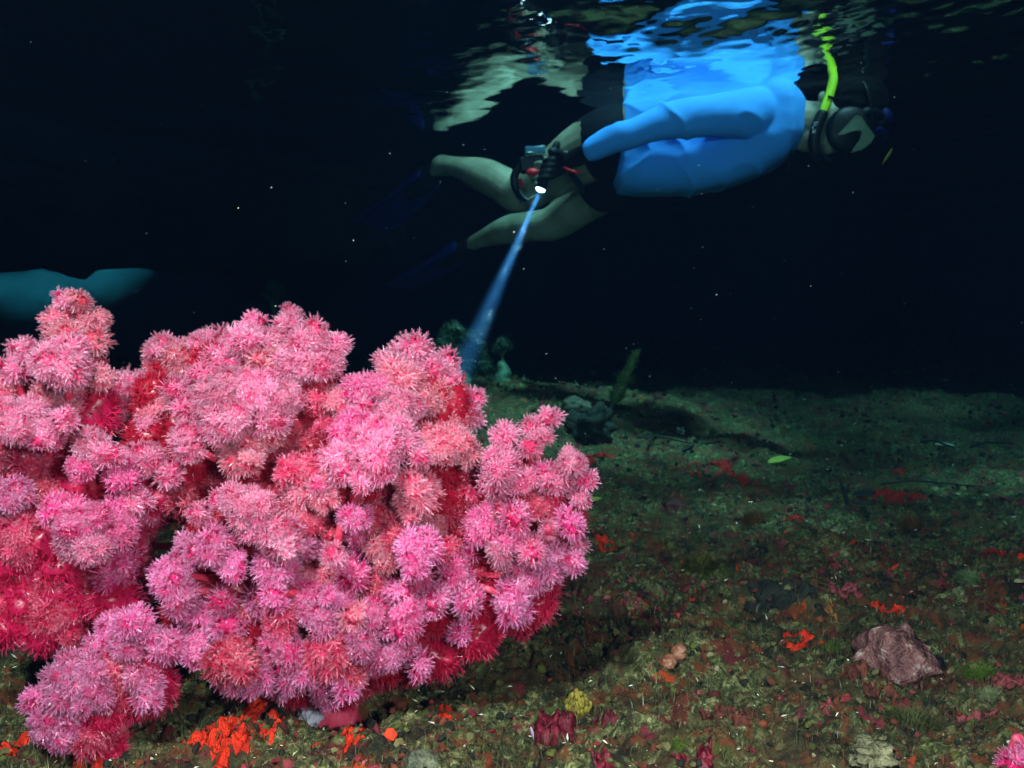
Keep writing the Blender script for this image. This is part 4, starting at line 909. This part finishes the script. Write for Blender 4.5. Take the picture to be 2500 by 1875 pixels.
for k, (px, py, s0, lab) in enumerate([(2029,1726,24,'pair of pink lumps right of the red centre rubble'),(2385,1760,28,'pink lumps low at the right'),(1710,1690,18,'small rose lump in the bottom middle'),(2475,1670,36,'rose red lumps near the right edge'),(1700,1470,20,'rose lumps above the dark middle'),(2060,1440,32,'dark rose patch right of the blackish mound'),(1540,1480,26,'rose crusts right of the small coral colony'),(1420,1470,28,'dark rose crusts under the right coral colony'),(1590,1535,22,'rose pink lump in the middle rubble'),(1690,1860,40,'crimson crust at the bottom edge'),(1480,1860,36,'deep crimson crust at the bottom edge, left of the other'),(2130,1690,44,'brown red hummock below the pink rock'),(1770,1750,46,'maroon hummock in the bottom centre')]):
    p, s = at(px, py, s0); m_ = [crim, mottled('rose_crust%d' % k, (0.10,0.015,0.015),(0.26,0.045,0.05), 110)][k < 9 and k != 7]
    if 'maroon' in lab or 'brown' in lab: m_ = mottled('brownred%d' % k, (0.06,0.012,0.008),(0.14,0.035,0.02), 60, 0.8, 0.8)
    blob('crust_algae', m_, p, s, 70+k, 0.35, 2.5, 0.5, lab, 'algae', lobes=7, group='crimson and rose crusts on the rubble', lift=0.25)
# tunicates, urchin, shell
peach = mottled('peach_tunicate', (0.16,0.045,0.02),(0.36,0.15,0.09), 70, 0.4, 0.3)
for px, py, s0, lab in ((1632,1622,20,'peach round sea squirt, left of a touching pair'),(1658,1594,18,'brownish round sea squirt, upper right of a touching pair')):
    p, s = at(px, py+10, s0); blob('sea_squirt', peach, p, s, 90+px, 0.28, 1.8, 0.85, lab, 'sea squirt', lift=0.8, group='sea squirts in the rubble')
p, s = at(2290,1632,22); V, T = [], []; c0 = p+Vector((0,0,s*0.6)); ell(V, T, c0, X_*s*0.6, Y_*s*0.6, Z_*s*0.5, 14, 10)
ur = empty('sea_urchin', p, label='small black sea urchin right of the pink rock', category='sea urchin'); urm = mat('urchin_black', (0.008,0.010,0.012), 0.4); build('shell', V, T, urm, ur)
V, T = [], []
for k in range(90):
    zz = 1-1.6*(k+.5)/90; a = k*2.4; rr2 = math.sqrt(max(0,1-zz*zz)); d = Vector((rr2*math.cos(a), rr2*math.sin(a), zz)); tube(V, T, [c0+d*s*0.5, c0+d*s*rk.uniform(0.95,1.25)], [s*0.03, s*0.006], 4, cap=False)
build('spines', V, T, urm, ur)['kind'] = 'stuff'
def leaf(px, py, ln, wd, m, lab, ang, name='leaf', tilt=0.5, lift=0.006, cat='leaf'):
    p, s = at(px, py, ln); n1 = 14; V, T = [], []; w = wd/ln
    for i in range(n1+1):
        t = i/n1; ww = w*math.sin(math.pi*t**0.8)**0.8+0.01; cz = 0.12*math.sin(t*3)
        for q in (-1,-0.5,0,0.5,1): V.append(Vector(((t-0.5)*2, ww*q, cz+0.15*w*abs(q)-0.02)))
    nn = len(V); V += [v-Vector((0,0,0.03)) for v in V]
    for i in range(n1):
        for k in range(4):
            a = i*5+k; T += [(a,a+5,a+6),(a,a+6,a+1)]; T += [(nn+a,nn+a+6,nn+a+5),(nn+a,nn+a+1,nn+a+6)]
    for i in range(n1):
        for k in (0,4): a = i*5+k; T += [(a,nn+a,nn+a+5),(a,nn+a+5,a+5)]
    M = Matrix.Rotation(R(ang),3,'Y')@Matrix.Rotation(tilt,3,'X')
    o = build(name, [M@v*s for v in V], T, m, label=lab, category=cat); o.location = p+Vector((0,-0.004,lift+s*0.25)); return o
yleaf = mottled('lime_leaf', (0.16,0.20,0.02),(0.30,0.34,0.05), 25, 0.5)
leaf(1434,1238,34,12,yleaf,'yellow green leaf lying beside the tip of the right coral colony',-10)
leaf(1902,1135,28,11,mottled('bright_lime', (0.26,0.34,0.03),(0.45,0.5,0.08), 25, 0.5),'bright lime leaf lying in the middle distance',-12)
dl = mat('dead_leaf', (0.012,0.014,0.012), 0.7)
leaf(2110,1218,28,11,dl,'blackish dead leaf standing by the upright twig',-5)
leaf(2106,1243,24,8,dl,'smaller blackish dead leaf lying below the other',3)
leaf(1298,1806,16,5,mat('blue_white_shell', (0.45,0.55,0.68), 0.3),'slim blue-white shell in pale rubble at the bottom',78, 'shell', 0.4, cat='shell')
leaf(200,1330+510,34,3,mat('olive_strand',(0.3,0.26,0.03)),'thin yellow strand under the mauve coral',30,'strand',0.3, cat='seaweed')
def twig(a, b_, r, lab, lift=0.01, bend=0.01):
    p = G(*a)+Vector((0,0,lift)); q = G(*b_)+Vector((0,0,lift)) if len(b_) == 2 else P(*b_)
    d = (p-Vector((0,0,CAMZ))).length; V, T = [], []; m1 = p.lerp(q,0.35)+Vector((0,0,bend)); m2 = p.lerp(q,0.7)+Vector((0,0,bend*0.4)); rr2 = r*d/F
    stube(V, T, [(p,rr2),(m1,rr2*0.9),(m2,rr2*0.75),(q,rr2*0.45)], 6, 4); stube(V, T, [(m1,rr2*0.6),(m1+Vector((0.02,0.01,0.02)),rr2*0.3)], 5, 2)
    build('twig', V, T, dl, label=lab, category='twig')['group'] = 'dead twigs lying on the far seabed'
pt = G(2068,1240); twig((2068,1240),(2050,1172,pt.y),5,'dark twig sticking upright beside the dead leaves')
twig((1560,1075),(1700,1092),3.0,'long dark twig on the far seabed left of the lime leaf'); twig((1668,1108),(1748,1088),4,'short thick twig below the long one, left')
twig((1582,1098),(1612,1062),3,'bent twig rising left of the long one'); twig((1618,1050),(1668,1048),2.5,'arched thin twig left of the white fragments')
twig((2250,1085),(2330,1098),3,'dark twig beside a pale fish-shaped chip on the right'); twig((2370,1098),(2470,1088),3,'thin dark twig near the right edge'); twig((2150,1190),(2400,1196),2.5,'very long thin twig across the right middle')
leaf(2305,1096,22,5,mat('pale_chip',(0.5,0.6,0.55)),'pale elongated chip by the right-hand twigs',5,'shell',0.5, cat='shell')
p, s = at(1660,1055,10); blob('shell', mat('white_fragment',(0.5,0.55,0.5)), p, s, 201, 0.4, 3, 0.6, 'white coral fragments in a row on the far seabed', 'shell', lobes=4)
p, s = at(2470,1815,10); blob('shell', mat('white_fragment2',(0.7,0.72,0.6)), p, s, 202, 0.3, 2, 0.8, 'round white shell just above the pink tip in the corner', 'shell')
# bushy tufts
def tuft(px, py, s0, cols, lab, up=1.0, nb=420, seed=0, name='algae_tuft', wf=0.014, lean=0.0):
    p, s = at(px, py, s0); r = np.random.default_rng(seed); n = nb*3; up = up*0.35
    a = r.random(n)*math.tau; el = r.random(n)**0.7; base = np.c_[np.cos(a)*0.45*r.random(n), np.sin(a)*0.45*r.random(n), np.zeros(n)]
    d = np.c_[np.cos(a)*(1-el)+lean, np.sin(a)*(1-el), el*up+0.15]; l = 0.6+0.6*r.random(n)
    s1 = np.c_[-np.sin(a), np.cos(a), r.uniform(-.5,.5,n)]*wf; q = np.zeros((n,6,3)); k1 = base+d*l[:,None]*0.5+0.10*r.standard_normal((n,3)); k2 = base+d*l[:,None]*0.9+0.22*r.standard_normal((n,3))
    q[:,0] = base-s1; q[:,1] = base+s1; q[:,2] = k1+s1; q[:,3] = k1-s1; q[:,4] = k2+s1*0.6; q[:,5] = k2-s1*0.6
    T = (np.array([[0,1,2],[0,2,3],[3,2,4],[3,4,5]])[None]+np.arange(n)[:,None,None]*6).reshape(-1,3)
    c_ = 0.75*np.array(cols)[r.integers(len(cols), size=n)]*(1+0.25*r.standard_normal((n,1)))
    o = link(name, mesh_np(name, q.reshape(-1,3)*s, T, mcol, cols=np.repeat(np.clip(c_,0.003,1),6,0)), label=lab, category='algae'); o.location = p-Vector((0,0,0.003)); o['group'] = 'bushy algae tufts on the rubble'
tuft(1846,1275,44,[(0.14,0.055,0.015),(0.09,0.04,0.012),(0.2,0.09,0.02)],'brown orange bushy algae tuft in the middle rubble',0.8,600,1)
tuft(2225,1285,34,[(0.22,0.08,0.025),(0.12,0.05,0.02)],'upright brownish tuft right of centre',1.4,400,2)
tuft(2023,1590,34,[(0.07,0.12,0.01),(0.12,0.16,0.02)],'green tuft right of the bright orange clump',0.8,420,3)
tuft(2370,1412,34,[(0.16,0.22,0.09),(0.2,0.26,0.10)],'pale green tuft in the right rubble',0.8,420,4)
tuft(2395,1650,42,[(0.08,0.14,0.01),(0.12,0.18,0.02)],'bright green tuft low at the right',0.9,500,5)
tuft(2415,1700,30,[(0.26,0.28,0.13),(0.2,0.24,0.10)],'pale lime tuft under the bright green one',0.8,400,6)
tuft(1711,1385,50,[(0.08,0.08,0.01),(0.05,0.06,0.01),(0.14,0.12,0.02)],'olive tuft in the middle rubble',0.7,600,7)
tuft(1658,1815,26,[(0.12,0.2,0.02),(0.08,0.15,0.01)],'little bright green tuft at the bottom',0.8,300,8)
tuft(2230,1770,60,[(0.07,0.075,0.02),(0.1,0.1,0.03)],'wide olive tuft at the bottom right',0.6,700,9)
# feathery green stalk behind
def feather(px, py, tipx, tipy, lab):
    b_ = G(px, py); d = b_.y; tip = P(tipx, tipy, d); r = np.random.default_rng(4); root = empty('sea_feather', b_, label=lab, category='seaweed')
    V, T = [], []; stube(V, T, [(b_,0.006),(b_.lerp(tip,0.5),0.005),(tip,0.003)], 8, 4); build('stalk', V, T, stemg, root)
    ax = (tip-b_); Lg = ax.length; ax.normalize(); n = 2600; t = r.random(n); w = 0.20*Lg*np.sin(np.pi*np.clip(t*0.9+0.1,0,1))**0.6*(0.75+0.5*noise2(t*9, t*0+2.0, 12))
    th = r.random(n)*math.tau; o1 = np.array(ax.orthogonal().normalized()); o2 = np.cross(np.array(ax), o1)
    dr = (np.cos(th)[:,None]*o1+np.sin(th)[:,None]*o2); rad = w*(0.5+0.5*r.random(n)); c_ = np.array(b_)+np.array(ax)*(0.12+0.88*t)[:,None]*Lg
    e = c_+dr*rad[:,None]+np.array(ax)*0.10*Lg*r.random(n)[:,None]+0.03*Lg*r.standard_normal((n,3)); s1 = np.cross(dr, np.array(ax))*Lg*0.012; c_ = c_+dr*rad[:,None]*0.35
    q = np.stack([c_-s1, c_+s1, e+s1, e-s1], 1); T = (np.array([[0,1,2],[0,2,3]])[None]+np.arange(n)[:,None,None]*4).reshape(-1,3)
    cc = np.array([(0.22,0.30,0.09),(0.30,0.36,0.12),(0.16,0.24,0.10)])[r.integers(3,size=n)]
    adopt(link('fronds', mesh_np('fronds', q.reshape(-1,3), T, mcol, cols=np.repeat(cc,4,0))), root)
feather(1490,1000,1550,868,'tall olive green feathery growth leaning right, behind the dark craggy rock')

# ------------------------------------------------------------------ specks in the water
n = 420; d = 0.9+2.2*rng.random(n)**0.8; px = rng.random(n)*2500; py = rng.random(n)**0.85*1150; sz = (0.00012+0.00045*rng.random(n)**4)*(0.6+0.45*d)
pos = np.array([tuple(P(a, b_, c_)) for a, b_, c_ in zip(px, py, d)])
nb = 220; tt = rng.random(nb)**1.2*0.75; ra = 0.012+tt*math.tan(R(4.0)); th = rng.random(nb)*math.tau; rd = np.sqrt(rng.random(nb))
q = np.array(bdir.to_track_quat('Z','Y').to_matrix()); lp = np.array(LP)
pos2 = lp+np.c_[ra*rd*np.cos(th), ra*rd*np.sin(th), tt]@q.T
pos = np.vstack([pos, pos2]); sz = np.r_[sz, 0.00015+0.0004*rng.random(nb)**4]; n = len(pos)
ok = pos[:,2] < WZ-0.03; pos, sz = pos[ok], sz[ok]; n = len(pos)
oV = np.array([[1,0,0],[-1,0,0],[0,1,0],[0,-1,0],[0,0,1],[0,0,-1]], float); oT = np.array([[0,2,4],[2,1,4],[1,3,4],[3,0,4],[2,0,5],[1,2,5],[3,1,5],[0,3,5]])
V = oV[None]*(1+1.2*rng.random((n,1,3)))*sz[:,None,None]+pos[:,None,:]; T = (oT[None]+np.arange(n)[:,None,None]*6).reshape(-1,3)
link('marine_snow', mesh_np('marine_snow', V.reshape(-1,3), T, mat('pale_speck',(0.85,0.88,0.85),0.5)), kind='stuff', label='pale specks drifting in the dark water', category='specks')
bpy.context.view_layer.update()
